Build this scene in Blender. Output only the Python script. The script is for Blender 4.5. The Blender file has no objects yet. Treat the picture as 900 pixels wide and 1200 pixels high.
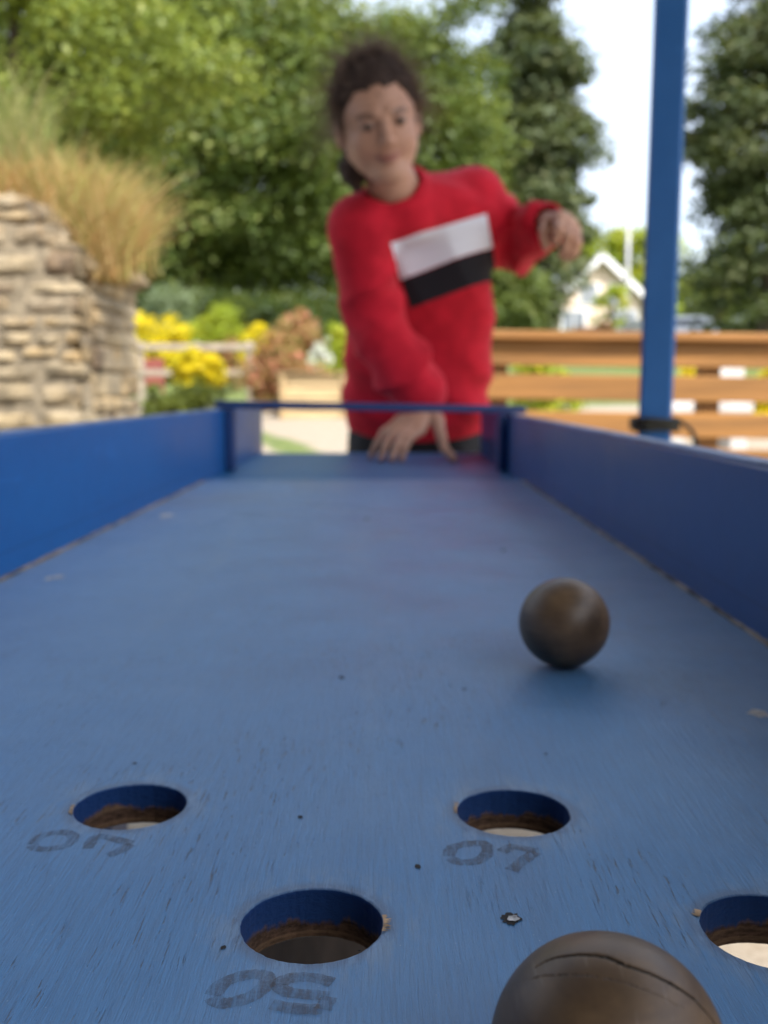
import bpy, math, random
import numpy as np
from mathutils import Vector, Matrix
R = math.radians
random.seed(7); rng = np.random.default_rng(11)
SC = bpy.context.scene
COL = SC.collection

# ------------------------------------------------------------------ camera
F = 1190.0; PITCH = math.atan(142/F); YAW = R(.24)
CAMZ = .91; BZ = .78
cd = bpy.data.cameras.new('camera'); cam = bpy.data.objects.new('camera', cd); COL.objects.link(cam)
cam.location = (0, 0, CAMZ); cam.rotation_euler = (math.pi/2-PITCH, 0, YAW)
cd.sensor_fit = 'VERTICAL'; cd.sensor_height = 24; cd.lens = 24*F/1200
cd.clip_start = .01; cd.clip_end = 2000
cd.dof.use_dof = True; cd.dof.focus_distance = .228; cd.dof.aperture_fstop = 10.6
SC.camera = cam
# ------------------------------------------------------------------ sky and sun
SUN_EL = R(52); SUN_AZ = R(152)          # clockwise from +Y: the sun stands behind the camera, to the right
w = bpy.data.worlds.new('World'); SC.world = w; w.use_nodes = True
nt = w.node_tree; bg = nt.nodes['Background']
sky = nt.nodes.new('ShaderNodeTexSky'); sky.sky_type = 'NISHITA'; sky.sun_disc = False
sky.sun_elevation = SUN_EL; sky.sun_rotation = SUN_AZ; sky.dust_density = 4.5; sky.air_density = 1.0; sky.ozone_density = 1.5
tcw = nt.nodes.new('ShaderNodeTexCoord'); mpw = nt.nodes.new('ShaderNodeMapping'); mpw.inputs['Scale'].default_value = (1, 1, 2.6)
nzw = nt.nodes.new('ShaderNodeTexNoise'); nzw.inputs['Scale'].default_value = 1.6; nzw.inputs['Detail'].default_value = 6; nzw.inputs['Roughness'].default_value = .55
mrw = nt.nodes.new('ShaderNodeMapRange'); mrw.inputs[1].default_value = .32; mrw.inputs[2].default_value = .62; mrw.inputs[3].default_value = .25; mrw.inputs[4].default_value = .85
mxw = nt.nodes.new('ShaderNodeMix'); mxw.data_type = 'RGBA'; mxw.inputs[7].default_value = (2.75, 3.05, 3.55, 1)      # thin high cloud
nt.links.new(tcw.outputs['Generated'], mpw.inputs[0]); nt.links.new(mpw.outputs[0], nzw.inputs['Vector']); nt.links.new(nzw.outputs['Fac'], mrw.inputs[0])
nt.links.new(mrw.outputs[0], mxw.inputs[0]); nt.links.new(sky.outputs[0], mxw.inputs[6]); nt.links.new(mxw.outputs[2], bg.inputs[0]); bg.inputs[1].default_value = .15
sd = bpy.data.lights.new('sun', 'SUN'); sun = bpy.data.objects.new('sun', sd); COL.objects.link(sun)
sd.energy = 2.1; sd.angle = R(.5); sd.color = (1, .965, .92)
sdir = Vector((math.sin(SUN_AZ)*math.cos(SUN_EL), math.cos(SUN_AZ)*math.cos(SUN_EL), math.sin(SUN_EL)))
sun.rotation_euler = sdir.to_track_quat('Z', 'Y').to_euler()
SC.view_settings.view_transform = 'Standard'; SC.view_settings.look = 'None'
SC.view_settings.gamma = 1; SC.view_settings.exposure = 1.72; SC.view_settings.use_curve_mapping = False
SC.cycles.max_bounces = 6; SC.cycles.transparent_max_bounces = 6; SC.cycles.use_denoising = True

# ------------------------------------------------------------------ helpers
def ray(px, py):
    x = (px-450)/F; u = (600-py)/F
    y = math.cos(PITCH)+u*math.sin(PITCH); z = -math.sin(PITCH)+u*math.cos(PITCH)
    return Vector((x*math.cos(YAW)-y*math.sin(YAW), x*math.sin(YAW)+y*math.cos(YAW), z))
def P(px, py, Y):
    """place measured on the photograph at a known real distance Y"""
    r = ray(px, py); t = Y/r.y
    return Vector((r.x*t, Y, CAMZ+r.z*t))
def PB(px, py, z=BZ):
    r = ray(px, py); t = (z-CAMZ)/r.z
    return Vector((r.x*t, r.y*t, z))
def gz(x, y):
    """height of the rising garden ground"""
    z = 0.0
    if y > 5: z = .065*(min(y, 17)-5)
    if y > 17: z += .085*(min(y, 75)-17)
    if y > 75: z += .03*(y-75)
    return z

def tag(o, label=None, cat=None, group=None, kind=None):
    if label: o['label'] = label
    if cat: o['category'] = cat
    if group: o['group'] = group
    if kind: o['kind'] = kind
    return o
def empty(name, loc):
    o = bpy.data.objects.new(name, None); o.empty_display_size = .1
    COL.objects.link(o); o.location = loc
    return o
def wloc(o):
    v = Vector((0, 0, 0))
    while o is not None:
        v += o.location; o = o.parent
    return v
def link(name, me, m, parent=None, smooth=False, at=None):
    """me in world coordinates; the object origin goes to its parent's base or to `at`"""
    off = wloc(parent) if parent else (Vector(at) if at is not None else Vector((0, 0, 0)))
    if off.length > 0: me.transform(Matrix.Translation(-off))
    if m is not None and len(me.materials) == 0: me.materials.append(m)
    if smooth: me.shade_smooth()
    o = bpy.data.objects.new(name, me); COL.objects.link(o)
    if parent: o.parent = parent
    elif at is not None: o.location = off
    return o
class MB:
    def __init__(s): s.v = []; s.f = []; s.c = []
    def add(s, vs, fs, c=None):
        n = len(s.v); s.v += [tuple(v) for v in vs]; s.f += [tuple(n+i for i in f) for f in fs]
        s.c += [c]*len(fs)
    def box(s, c, d, rot=None, col=None, bev=0.0, jit=0.0):
        x, y, z = d[0]/2, d[1]/2, d[2]/2
        b = min(bev, x*.9, y*.9, z*.9)
        vs = []
        if b <= 0:
            vs = [Vector((sx*x, sy*y, sz*z)) for sz in (-1, 1) for sy in (-1, 1) for sx in (-1, 1)]
            fs = [(0,2,3,1),(4,5,7,6),(0,1,5,4),(2,6,7,3),(0,4,6,2),(1,3,7,5)]
        else:
            idx = {}
            for sx in (-1, 1):
                for sy in (-1, 1):
                    for sz in (-1, 1):
                        for a in range(3):
                            q = [sx*(x-b), sy*(y-b), sz*(z-b)]; q[a] = (sx*x, sy*y, sz*z)[a]
                            idx[(sx, sy, sz, a)] = len(vs); vs.append(Vector(q))
            fs = []
            for a in range(3):
                u, v = (a+1) % 3, (a+2) % 3
                for sa in (-1, 1):
                    def k(su, sv):
                        t = [0, 0, 0]; t[a] = sa; t[u] = su; t[v] = sv
                        return idx[(t[0], t[1], t[2], a)]
                    q = (k(-1,-1), k(1,-1), k(1,1), k(-1,1))
                    fs.append(q if sa > 0 else q[::-1])
                for su in (-1, 1):
                    for sv in (-1, 1):
                        t0 = [0,0,0]; t0[u] = su; t0[v] = sv
                        t1 = list(t0); t0[a] = -1; t1[a] = 1
                        q = (idx[(*t0, u)], idx[(*t1, u)], idx[(*t1, v)], idx[(*t0, v)])
                        fs.append(q if su*sv < 0 else q[::-1])
            for sx in (-1, 1):
                for sy in (-1, 1):
                    for sz in (-1, 1):
                        q = tuple(idx[(sx, sy, sz, a)] for a in range(3))
                        fs.append(q if sx*sy*sz > 0 else q[::-1])
        M = rot.to_matrix() if hasattr(rot, 'to_matrix') else rot
        out = []
        for v in vs:
            if jit: v = v+Vector((random.uniform(-jit, jit), random.uniform(-jit, jit), random.uniform(-jit, jit)))
            if M is not None: v = M @ v
            out.append(v+Vector(c))
        s.add(out, fs, col)
    def bar(s, a, b, wx, wz, col=None, bev=0.0, up=Vector((0, 0, 1))):
        a = Vector(a); b = Vector(b); d = (b-a); L = d.length; d.normalize()
        side = d.cross(up)
        if side.length < 1e-4: side = d.cross(Vector((0, 1, 0)))
        side.normalize(); u2 = side.cross(d)
        M = Matrix((side, d, u2)).transposed()
        s.box((a+b)/2, (wx, L, wz), M, col, bev)
    def tube(s, pts, rad, n=8, col=None, cap=True):
        pts = [Vector(p) for p in pts]
        if not hasattr(rad, '__len__'): rad = [rad]*len(pts)
        vs = []; fs = []
        prev = None
        for i, p in enumerate(pts):
            d = (pts[min(i+1, len(pts)-1)]-pts[max(i-1, 0)]).normalized()
            if prev is None:
                u = d.cross(Vector((0, 0, 1)));
                if u.length < 1e-3: u = d.cross(Vector((0, 1, 0)))
            else: u = prev-d*prev.dot(d)
            u.normalize(); prev = u; v = d.cross(u)
            for k in range(n):
                a = 2*math.pi*k/n
                vs.append(p+(u*math.cos(a)+v*math.sin(a))*rad[i])
        for i in range(len(pts)-1):
            for k in range(n):
                a, b = i*n+k, i*n+(k+1) % n
                fs.append((a, b, b+n, a+n))
        if cap:
            fs.append(tuple(range(n))[::-1]); fs.append(tuple(range(len(vs)-n, len(vs))))
        s.add(vs, fs, col)
    def mesh(s, name):
        me = bpy.data.meshes.new(name); me.from_pydata(s.v, [], s.f)
        if any(c is not None for c in s.c):
            at = me.attributes.new('tint', 'FLOAT_COLOR', 'FACE')
            arr = np.array([(c if c is not None else (1, 1, 1)) for c in s.c], dtype=np.float32)
            arr = np.concatenate([arr, np.ones((len(arr), 1), np.float32)], 1)
            at.data.foreach_set('color', arr.ravel())
        me.update(); return me
    def build(s, name, m, parent=None, smooth=False, at=None):
        return link(name, s.mesh(name), m, parent, smooth, at)

# ------------------------------------------------------------------ materials
class NT:
    """tiny node-graph writer"""
    def __init__(s, name):
        s.m = bpy.data.materials.new(name); s.m.use_nodes = True
        s.t = s.m.node_tree; s.b = s.t.nodes['Principled BSDF']
        s.tc = s.t.nodes.new('ShaderNodeTexCoord')
    def n(s, kind, **kw):
        nd = s.t.nodes.new(kind)
        for k, v in kw.items(): setattr(nd, k, v)
        return nd
    def l(s, a, b): s.t.links.new(a, b)
    def put(s, sock, v):
        if isinstance(v, bpy.types.NodeSocket): s.l(v, sock)
        else: sock.default_value = v
    def mapping(s, scale=(1, 1, 1), rot=(0, 0, 0), loc=(0, 0, 0), src=None):
        m = s.n('ShaderNodeMapping'); s.l(src or s.tc.outputs['Object'], m.inputs[0])
        m.inputs['Scale'].default_value = scale; m.inputs['Rotation'].default_value = rot; m.inputs['Location'].default_value = loc
        return m.outputs[0]
    def noise(s, vec, scale, detail=4, rough=.55, dist=0):
        nd = s.n('ShaderNodeTexNoise'); s.l(vec, nd.inputs['Vector'])
        nd.inputs['Scale'].default_value = scale; nd.inputs['Detail'].default_value = detail
        nd.inputs['Roughness'].default_value = rough; nd.inputs['Distortion'].default_value = dist
        return nd.outputs['Fac']
    def ramp(s, fac, lo, hi, a=0.0, b=1.0, smooth=True):
        nd = s.n('ShaderNodeMapRange'); nd.interpolation_type = 'SMOOTHSTEP' if smooth else 'LINEAR'
        s.l(fac, nd.inputs[0]); nd.inputs[1].default_value = lo; nd.inputs[2].default_value = hi
        nd.inputs[3].default_value = a; nd.inputs[4].default_value = b
        return nd.outputs[0]
    def mix(s, fac, a, b, blend='MIX'):
        nd = s.n('ShaderNodeMix', data_type='RGBA', blend_type=blend)
        s.put(nd.inputs[0], fac); s.put(nd.inputs[6], a); s.put(nd.inputs[7], b)
        return nd.outputs[2]
    def math(s, op, a, b=0.0):
        nd = s.n('ShaderNodeMath', operation=op); s.put(nd.inputs[0], a); s.put(nd.inputs[1], b)
        return nd.outputs[0]
    def bump(s, h, strength=.3, dist=.01, base=None):
        nd = s.n('ShaderNodeBump'); s.l(h, nd.inputs['Height'])
        nd.inputs['Strength'].default_value = strength; nd.inputs['Distance'].default_value = dist
        if base is not None: s.l(base, nd.inputs['Normal'])
        return nd.outputs[0]
    def attr(s, name, out='Color'):
        nd = s.n('ShaderNodeAttribute'); nd.attribute_name = name
        return nd.outputs[out]
    def out(s, col=None, rough=None, normal=None, spec=None, coat=None):
        if col is not None: s.put(s.b.inputs['Base Color'], col)
        if rough is not None: s.put(s.b.inputs['Roughness'], rough)
        if normal is not None: s.l(normal, s.b.inputs['Normal'])
        if spec is not None: s.put(s.b.inputs['Specular IOR Level'], spec)
        if coat is not None: s.put(s.b.inputs['Coat Weight'], coat)
        return s.m
def c4(c): return (c[0], c[1], c[2], 1)
def plain(name, col, rough=.6, var=.25, scale=8, bump=.15, bdist=.004, stretch=(1, 1, 1), spec=.5, dark=None, tint=False, metal=0):
    g = NT(name); v = g.mapping(stretch)
    n1 = g.noise(v, scale, 5); n2 = g.noise(v, scale*4.3, 4)
    dk = dark or tuple(k*(1-var*1.6) for k in col); lt = tuple(min(1, k*(1+var)) for k in col)
    c = g.mix(g.ramp(n1, .3, .7), c4(dk), c4(lt))
    if tint: c = g.mix(1.0, c, g.attr('tint'), 'MULTIPLY')
    g.b.inputs['Metallic'].default_value = metal
    return g.out(c, g.ramp(n2, .3, .7, max(0, rough-.08), min(1, rough+.08)), g.bump(n2, bump, bdist), spec)

# -------- blue paint family
def blue_paint(name, lo, hi, rough, grain=1.0, board=False, direction=1):
    g = NT(name)
    big = g.noise(g.mapping((1, .6, 1)), 5, 5, .6)
    c = g.mix(g.ramp(big, .3, .72), c4(lo), c4(hi))
    # fine wood grain telegraphing through the paint, running along the board
    gr = g.noise(g.mapping((950, 42, 60), (0, 0, R(4))), 1.0, 5, .66, .5)
    gr2 = g.noise(g.mapping((2600, 150, 200), (0, 0, R(6))), 1.0, 3, .65, .3)
    c = g.mix(g.ramp(gr, .35, .75, 0, .5*grain), c, c4(tuple(k*.55 for k in lo)))
    h = g.math('ADD', g.math('MULTIPLY', gr, 1.0), g.math('MULTIPLY', gr2, .5))
    if board:
        # short open checks in the veneer, only in patches
        ck = g.noise(g.mapping((1150, 75, 60), (0, 0, R(5)), (3, 1, 0)), 1.0, 3, .6, .25)
        patch = g.noise(g.mapping((1, 1, 1), (0, 0, 0), (4, 2, 0)), 13, 3, .6)
        m = g.math('MULTIPLY', g.ramp(ck, .62, .665), g.ramp(patch, .44, .58))
        c = g.mix(g.math('MULTIPLY', m, .85), c, c4((.012, .018, .035)))
        h = g.math('SUBTRACT', h, g.math('MULTIPLY', m, 2.5))
        # pale rubbed patches and specks of dust
        rub = g.noise(g.mapping((1, .8, 1), (0, 0, 0), (9, 4, 0)), 9, 6, .7)
        c = g.mix(g.ramp(rub, .5, .8, 0, .25), c, c4((.16, .25, .38)))
        trk = g.noise(g.mapping((7, .9, 1), (0, 0, R(2)), (2, 3, 0)), 1, 6, .65, .6)
        c = g.mix(g.ramp(trk, .52, .72, 0, .28), c, c4((.14, .24, .36)))
        c = g.mix(g.ramp(trk, .42, .28, 0, .5), c, c4((.012, .075, .19)))
        sp = g.noise(g.mapping((1, 1, 1)), 900, 1, .5)
        c = g.mix(g.ramp(sp, .77, .80, 0, .55), c, c4((.45, .5, .58)))
        geo = g.tc.outputs['Object']; dm = None
        for (hx, hy) in HOLE_XY:
            vm = g.n('ShaderNodeVectorMath', operation='DISTANCE'); g.l(geo, vm.inputs[0]); vm.inputs[1].default_value = (hx, hy, BZ)
            dm = vm.outputs['Value'] if dm is None else g.math('MINIMUM', dm, vm.outputs['Value'])
        wn = g.noise(g.mapping((1, .35, 1), (0, 0, R(4)), (5, 5, 0)), 170, 5, .7)
        wr = g.math('MULTIPLY', g.ramp(dm, .034, .0185), g.ramp(wn, .42, .62))
        c = g.mix(g.math('MULTIPLY', wr, .5), c, c4((.13, .20, .30)))
        wr2 = g.math('MULTIPLY', g.ramp(dm, .0225, .0185), g.ramp(wn, .60, .48))
        c = g.mix(g.math('MULTIPLY', wr2, .6), c, c4((.02, .045, .11)))
        dirt = g.noise(g.mapping((1, .5, 1), (0, 0, 0), (1, 7, 0)), 4.2, 5, .65)
        c = g.mix(g.ramp(dirt, .50, .75, 0, .45), c, c4((.12, .105, .10)))
        rg = g.ramp(g.noise(g.mapping((1, 1, 1), (0, 0, 0), (2, 2, 0)), 14, 4), .3, .7, rough-.05, rough+.07)
    else:
        rg = g.ramp(big, .3, .7, rough-.05, rough+.06)
        sc = g.noise(g.mapping((14, 5, 60), (R(3), 0, 0)), 1, 6, .7, .3)
        c = g.mix(g.ramp(sc, .60, .72, 0, .35), c, c4(tuple(min(1, k*1.5+.02) for k in hi)))
        c = g.mix(g.ramp(sc, .36, .27, 0, .4), c, c4(tuple(k*.5 for k in lo)))
        if 'wall' in name:
            sz = g.n('ShaderNodeSeparateXYZ'); g.l(g.tc.outputs['Object'], sz.inputs[0])
            zz = g.math('ADD', sz.outputs['Z'], g.math('MULTIPLY', g.noise(g.mapping((1, 6, 1)), 1, 2), .002))
            ln = g.math('MULTIPLY', g.ramp(zz, BZ+.0185, BZ+.0192), g.ramp(zz, BZ+.0205, BZ+.0198))
            c = g.mix(g.math('MULTIPLY', ln, .45), c, c4(tuple(k*.35 for k in lo)))
    if board: g.b.inputs['IOR'].default_value = 1.62
    if board: g.b.inputs['Sheen Weight'].default_value = .30; g.b.inputs['Sheen Roughness'].default_value = .45; g.b.inputs['Sheen Tint'].default_value = (.78, .90, 1, 1)
    return g.out(c, rg, g.bump(h, min(1, .55*grain), .0009), .5)
HOLE_XY = [(PB(x, y).x-(-.0355), PB(x, y).y-1.0) for x, y in ((153, 944), (601.5, 951), (366, 1082), (908, 1090))]
M_BOARD = blue_paint('board_paint', (.006, .140, .365), (.014, .175, .42), .36, 1.0, True)
M_LAND = blue_paint('landing_paint', (.014, .145, .33), (.026, .17, .37), .40, .6)
M_WALL_LIT = blue_paint('wall_paint', (.003, .100, .32), (.005, .12, .36), .42, .35)  # same blue as the right board, brighter because light reaches this side
M_WALL_SHADED = blue_paint('shaded_wall_paint', (.006, .060, .205), (.010, .076, .245), .36, .35)  # same blue again, with the shade on the right board put into the colour
M_BAR = blue_paint('rail_paint', (.012, .045, .15), (.02, .06, .19), .4, .3)
M_POST = blue_paint('post_paint', (.010, .100, .31), (.016, .122, .36), .45, .5)

def hole_material():
    g = NT('shaded_hole_plywood')
    sep = g.n('ShaderNodeSeparateXYZ'); g.l(g.tc.outputs['Object'], sep.inputs[0])
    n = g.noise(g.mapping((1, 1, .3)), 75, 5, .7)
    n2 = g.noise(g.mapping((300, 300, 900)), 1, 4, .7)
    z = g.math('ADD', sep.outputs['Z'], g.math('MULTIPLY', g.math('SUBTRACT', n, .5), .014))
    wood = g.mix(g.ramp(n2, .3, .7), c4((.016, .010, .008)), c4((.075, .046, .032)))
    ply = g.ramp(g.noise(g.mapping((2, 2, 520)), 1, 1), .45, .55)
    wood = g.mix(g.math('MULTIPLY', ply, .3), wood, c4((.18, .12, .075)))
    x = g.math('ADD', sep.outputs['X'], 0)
    c = g.mix(g.ramp(z, -.0085, -.0065), wood, c4((.004, .028, .115)))  # wood and blue both darkened in colour for the shade inside the holes
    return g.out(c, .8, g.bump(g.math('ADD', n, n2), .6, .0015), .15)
M_HOLE = hole_material()
M_WOODEDGE = plain('bare_splintered_wood', (.42, .29, .17), .8, .4, 300, .5, .001)
M_CHIP = plain('pale_bare_patch', (.62, .58, .52), .7, .25, 400, .4, .0006)
M_SPECK = plain('dark_grime', (.018, .015, .013), .8, .3, 400, .3, .0005)
def digit_material():
    g = NT('faded_brown_marking')
    v = g.mapping((620, 110, 1), (0, 0, R(10)))
    n = g.noise(v, 1, 3, .6, .3); n2 = g.noise(g.mapping(), 900, 3)
    a = g.math('MULTIPLY', g.ramp(n, .34, .60, .15, .46), g.ramp(n2, .35, .55, .6, 1))
    g.l(a, g.b.inputs['Alpha'])
    return g.out(c4((.12, .115, .125)), .75)
M_DIGIT = digit_material()
M_METAL = plain('screw_metal', (.45, .43, .40), .4, .4, 500, .4, .0005, metal=.8)

def ball_material(name, cracks, origin):
    g = NT(name)
    v = g.mapping((1, 1, 1), (R(40), R(20), 0), tuple(origin))
    n = g.noise(v, 38, 6, .62); st = g.noise(g.mapping((60, 60, 420), (R(55), R(-25), R(10))), 1, 4, .6, .6)
    n3 = g.noise(v, 260, 4, .7)
    k_ = 1.15 if cracks else 1.1
    c = g.mix(g.ramp(n, .3, .72), c4((.060*k_, .038*k_, .020*k_)), c4((.175*k_, .110*k_, .056*k_)))
    scr = g.noise(g.mapping((900, 60, 200), (R(20), R(50), R(30))), 1, 3, .6)
    c = g.mix(g.ramp(scr, .62, .72, 0, .45), c, c4((.24*k_, .19*k_, .145*k_)))
    c = g.mix(g.ramp(st, .35, .75, 0, .45), c, c4((.05, .03, .02)))
    c = g.mix(g.ramp(n3, .66, .78, 0, .5), c, c4((.26, .20, .14)))
    h = g.math('MULTIPLY', n3, .25)
    bp = g.bump(h, .25, .0006)
    if cracks:
        k = g.attr('crack', 'Fac')
        c = g.mix(g.ramp(k, .08, .5), c, c4((.004, .003, .002)))
        rg = g.math('ADD', g.ramp(n, .3, .7, .38, .50), g.math('MULTIPLY', k, .4))
    else:
        rg = g.ramp(n, .3, .7, .40, .50)
    return g.out(c, rg, bp, .5)

# -------- leaf materials
def leaf_mat(name, a, b, c=None, rough=.5, trans=.35):
    g = NT(name)
    u = g.attr('tint', 'Color'); sp = g.n('ShaderNodeSeparateColor'); g.l(u, sp.inputs[0])
    col = g.mix(sp.outputs[0], c4(a), c4(b))
    if c: col = g.mix(g.ramp(sp.outputs[1], .6, .9), col, c4(c))
    g.out(col, rough, None, .35)
    tr = g.n('ShaderNodeBsdfTranslucent'); g.l(g.mix(.35, col, c4((.45, .50, .04)), 'MIX'), tr.inputs[0])
    mx = g.n('ShaderNodeMixShader'); mx.inputs[0].default_value = trans
    outn = g.t.nodes['Material Output']
    g.l(g.b.outputs[0], mx.inputs[1]); g.l(tr.outputs[0], mx.inputs[2]); g.l(mx.outputs[0], outn.inputs[0])
    return g.m
M_BARK = plain('tree_bark', (.12, .09, .065), .9, .4, 6, .8, .04, (1, 1, .25))

# ------------------------------------------------------------------ the ground
def build_ground():
    ys = np.concatenate([np.linspace(-60, 0, 9), np.linspace(1, 40, 79), np.linspace(44, 110, 24), np.geomspace(120, 1500, 14)])
    xs = np.concatenate([-np.geomspace(1500, 22, 12), np.linspace(-20, 20, 81), np.geomspace(22, 1500, 12)])
    vs = []
    for y in ys:
        for x in xs:
            amp = 0 if (y < 4) else min(1, (y-4)/8)
            z = gz(x, y)+amp*.05*math.sin(x*.9+y*.4)*math.cos(y*.7-x*.3)
            vs.append((x, y, z))
    n = len(xs); fs = []
    for j in range(len(ys)-1):
        for i in range(n-1):
            fs.append((j*n+i, j*n+i+1, (j+1)*n+i+1, (j+1)*n+i))
    g = NT('gravel_and_grass')
    v = g.mapping(); sep = g.n('ShaderNodeSeparateXYZ'); g.l(v, sep.inputs[0])
    st = g.noise(v, 60, 5, .7); st2 = g.noise(v, 9, 4)
    gravel = g.mix(g.ramp(st, .3, .7), c4((.22, .175, .12)), c4((.42, .36, .28)))
    gravel = g.mix(g.ramp(st2, .35, .7, 0, .35), gravel, c4((.33, .25, .16)))
    gn = g.noise(v, 14, 5, .7)
    grass = g.mix(g.ramp(gn, .3, .7), c4((.07, .11, .025)), c4((.16, .19, .04)))
    # grass verge: a band crossing the gravel, and lawn further away
    wob = g.math('MULTIPLY', g.math('SUBTRACT', g.noise(v, 1.1, 4), .5), 1.6)
    line = g.math('ADD', g.math('ADD', g.math('MULTIPLY', sep.outputs['X'], 2.4), sep.outputs['Y']), wob)
    band = g.math('MULTIPLY', g.ramp(line, 7.2, 7.6), g.ramp(line, 8.6, 8.2))
    far = g.ramp(g.math('ADD', sep.outputs['Y'], wob), 15.2, 15.8)
    fac = g.math('MAXIMUM', band, far)
    fac = g.math('MULTIPLY', fac, g.ramp(g.noise(v, 5, 5, .7), .25, .45))
    me = bpy.data.meshes.new('ground'); me.from_pydata(vs, [], fs)
    o = link('ground', me, g.out(g.mix(fac, gravel, grass), .95, g.bump(st, .5, .02)), None, True)
    tag(o, kind='structure')
build_ground()

# ------------------------------------------------------------------ foliage
def rand_dirs(n):
    v = rng.normal(size=(n, 3)); return v/np.linalg.norm(v, axis=1, keepdims=True)
def leaf_mesh(name, pos, nrm, size, tint, aspect=.55):
    """one pointed diamond leaf per position (4 verts), bent a little"""
    n = len(pos)
    a = rand_dirs(n); t = np.cross(nrm, a); t /= np.linalg.norm(t, axis=1, keepdims=True)+1e-9
    b = np.cross(nrm, t)
    s = size[:, None]
    v = np.empty((n, 4, 3), np.float32)
    v[:, 0] = pos-t*s; v[:, 2] = pos+t*s
    v[:, 1] = pos-b*s*aspect+nrm*s*.15; v[:, 3] = pos+b*s*aspect+nrm*s*.15
    me = bpy.data.meshes.new(name)
    me.vertices.add(n*4); me.vertices.foreach_set('co', v.ravel())
    me.loops.add(n*4); me.loops.foreach_set('vertex_index', np.arange(n*4, dtype=np.int32))
    me.polygons.add(n); me.polygons.foreach_set('loop_start', np.arange(0, n*4, 4, dtype=np.int32))
    me.update(calc_edges=True)
    at = me.attributes.new('tint', 'FLOAT_COLOR', 'FACE')
    tt = np.ones((n, 4), np.float32); tt[:, :tint.shape[1]] = tint
    at.data.foreach_set('color', tt.ravel())
    return me
def crown(center, rad, clumps, per, clump_r, leaf, shell=.55, flat=.7, droop=0, taper=None, seed=0):
    """leaves gathered in clumps spread through an uneven crown volume"""
    g = np.random.default_rng(seed)
    d = g.normal(size=(clumps, 3)); d /= np.linalg.norm(d, axis=1, keepdims=True)
    rr = (shell+(1-shell)*g.random(clumps)**.6)
    lump = 1+.16*np.sin(d[:, 0]*5+seed)+.14*np.cos(d[:, 2]*6+seed*2)+.1*np.sin(d[:, 1]*7)
    cc = d*(rr*lump)[:, None]*np.array(rad)
    if taper is not None:
        k = (cc[:, 2]/rad[2]+1)/2
        cc[:, :2] *= taper(np.clip(k, 0, 1), g)[:, None]
    cr = clump_r*(.6+.8*g.random(clumps))
    m = np.repeat(np.arange(clumps), per)
    o = g.normal(size=(len(m), 3)); o /= np.linalg.norm(o, axis=1, keepdims=True)
    o *= (g.random(len(m))**.45)[:, None]
    off = o*cr[m][:, None]*np.array((1, 1, flat))
    off[:, 2] -= droop*np.linalg.norm(off[:, :2], axis=1)
    pos = cc[m]+off+np.array(center)
    nrm = o*.8+np.array((0, 0, .7))+g.normal(size=o.shape)*.45
    nrm /= np.linalg.norm(nrm, axis=1, keepdims=True)
    size = leaf*(.6+.8*g.random(len(m)))
    tint = np.stack([np.clip(g.random(clumps)[m]*.65+g.random(len(m))*.35, 0, 1), g.random(len(m))*.5+g.random(clumps)[m]*.5, g.random(len(m))], 1)
    return pos, nrm, size, tint, cc+np.array(center)
def trunk_mb(base, top, r0, targets, seed, nl=9):
    g = random.Random(seed); mb = MB(); base = Vector(base); top = Vector(top)
    pts = [base.lerp(top, t)+Vector((g.uniform(-1, 1), g.uniform(-1, 1), 0))*r0*.5*t for t in (0, .12, .3, .5, .7, .85, 1)]
    pts[0] = base-Vector((0, 0, .3))
    mb.tube(pts, [r0*1.5, r0*1.1, r0*.9, r0*.75, r0*.5, r0*.3, r0*.12], 10)
    for i in range(nl):
        t = g.uniform(.3, .9); p = base.lerp(top, t); q = Vector(targets[g.randrange(len(targets))])
        mid = p.lerp(q, .5)+Vector((0, 0, (q-p).length*.12))
        mb.tube([p, mid, q], [r0*.38*(1.1-t), r0*.22*(1.1-t), r0*.05], 6)
    return mb
def tree(name, label, base, height, center, rad, mat, clumps=220, per=150, clump_r=.8, leaf=.09, trunk=.25, seed=1, group=None, cat='tree', **kw):
    root = empty(name, base); tag(root, label, cat, group)
    pos, nrm, size, tint, cc = crown(center, rad, clumps, per, clump_r, leaf, seed=seed, **kw)
    link('crown', leaf_mesh('crown', pos, nrm, size, tint), mat, root)
    trunk_mb(base, (center[0], center[1], center[2]+rad[2]*.6), trunk, cc.tolist(), seed).build('trunk', M_BARK, root, True)
    return root
def bush(name, label, base, rad, mat, clumps=60, per=110, clump_r=.16, leaf=.03, seed=1, cat='bush', group=None, lift=.9, **kw):
    root = empty(name, base); tag(root, label, cat, group)
    center = (base[0], base[1], base[2]+rad[2]*lift)
    pos, nrm, size, tint, cc = crown(center, rad, clumps, per, clump_r, leaf, seed=seed, shell=.3, **kw)
    pos[:, 2] = np.maximum(pos[:, 2], base[2]+.01)
    link('foliage', leaf_mesh('foliage', pos, nrm, size, tint), mat, root)
    mb = MB(); g = random.Random(seed)
    for i in range(7):
        q = Vector(cc[g.randrange(len(cc))].tolist()); p = Vector(base)
        mb.tube([p+Vector((0, 0, -.05)), p.lerp(q, .5)+Vector((0, 0, .03)), q], [.018, .012, .005], 5)
    mb.build('stem', M_BARK, root, True)
    return root

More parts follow.
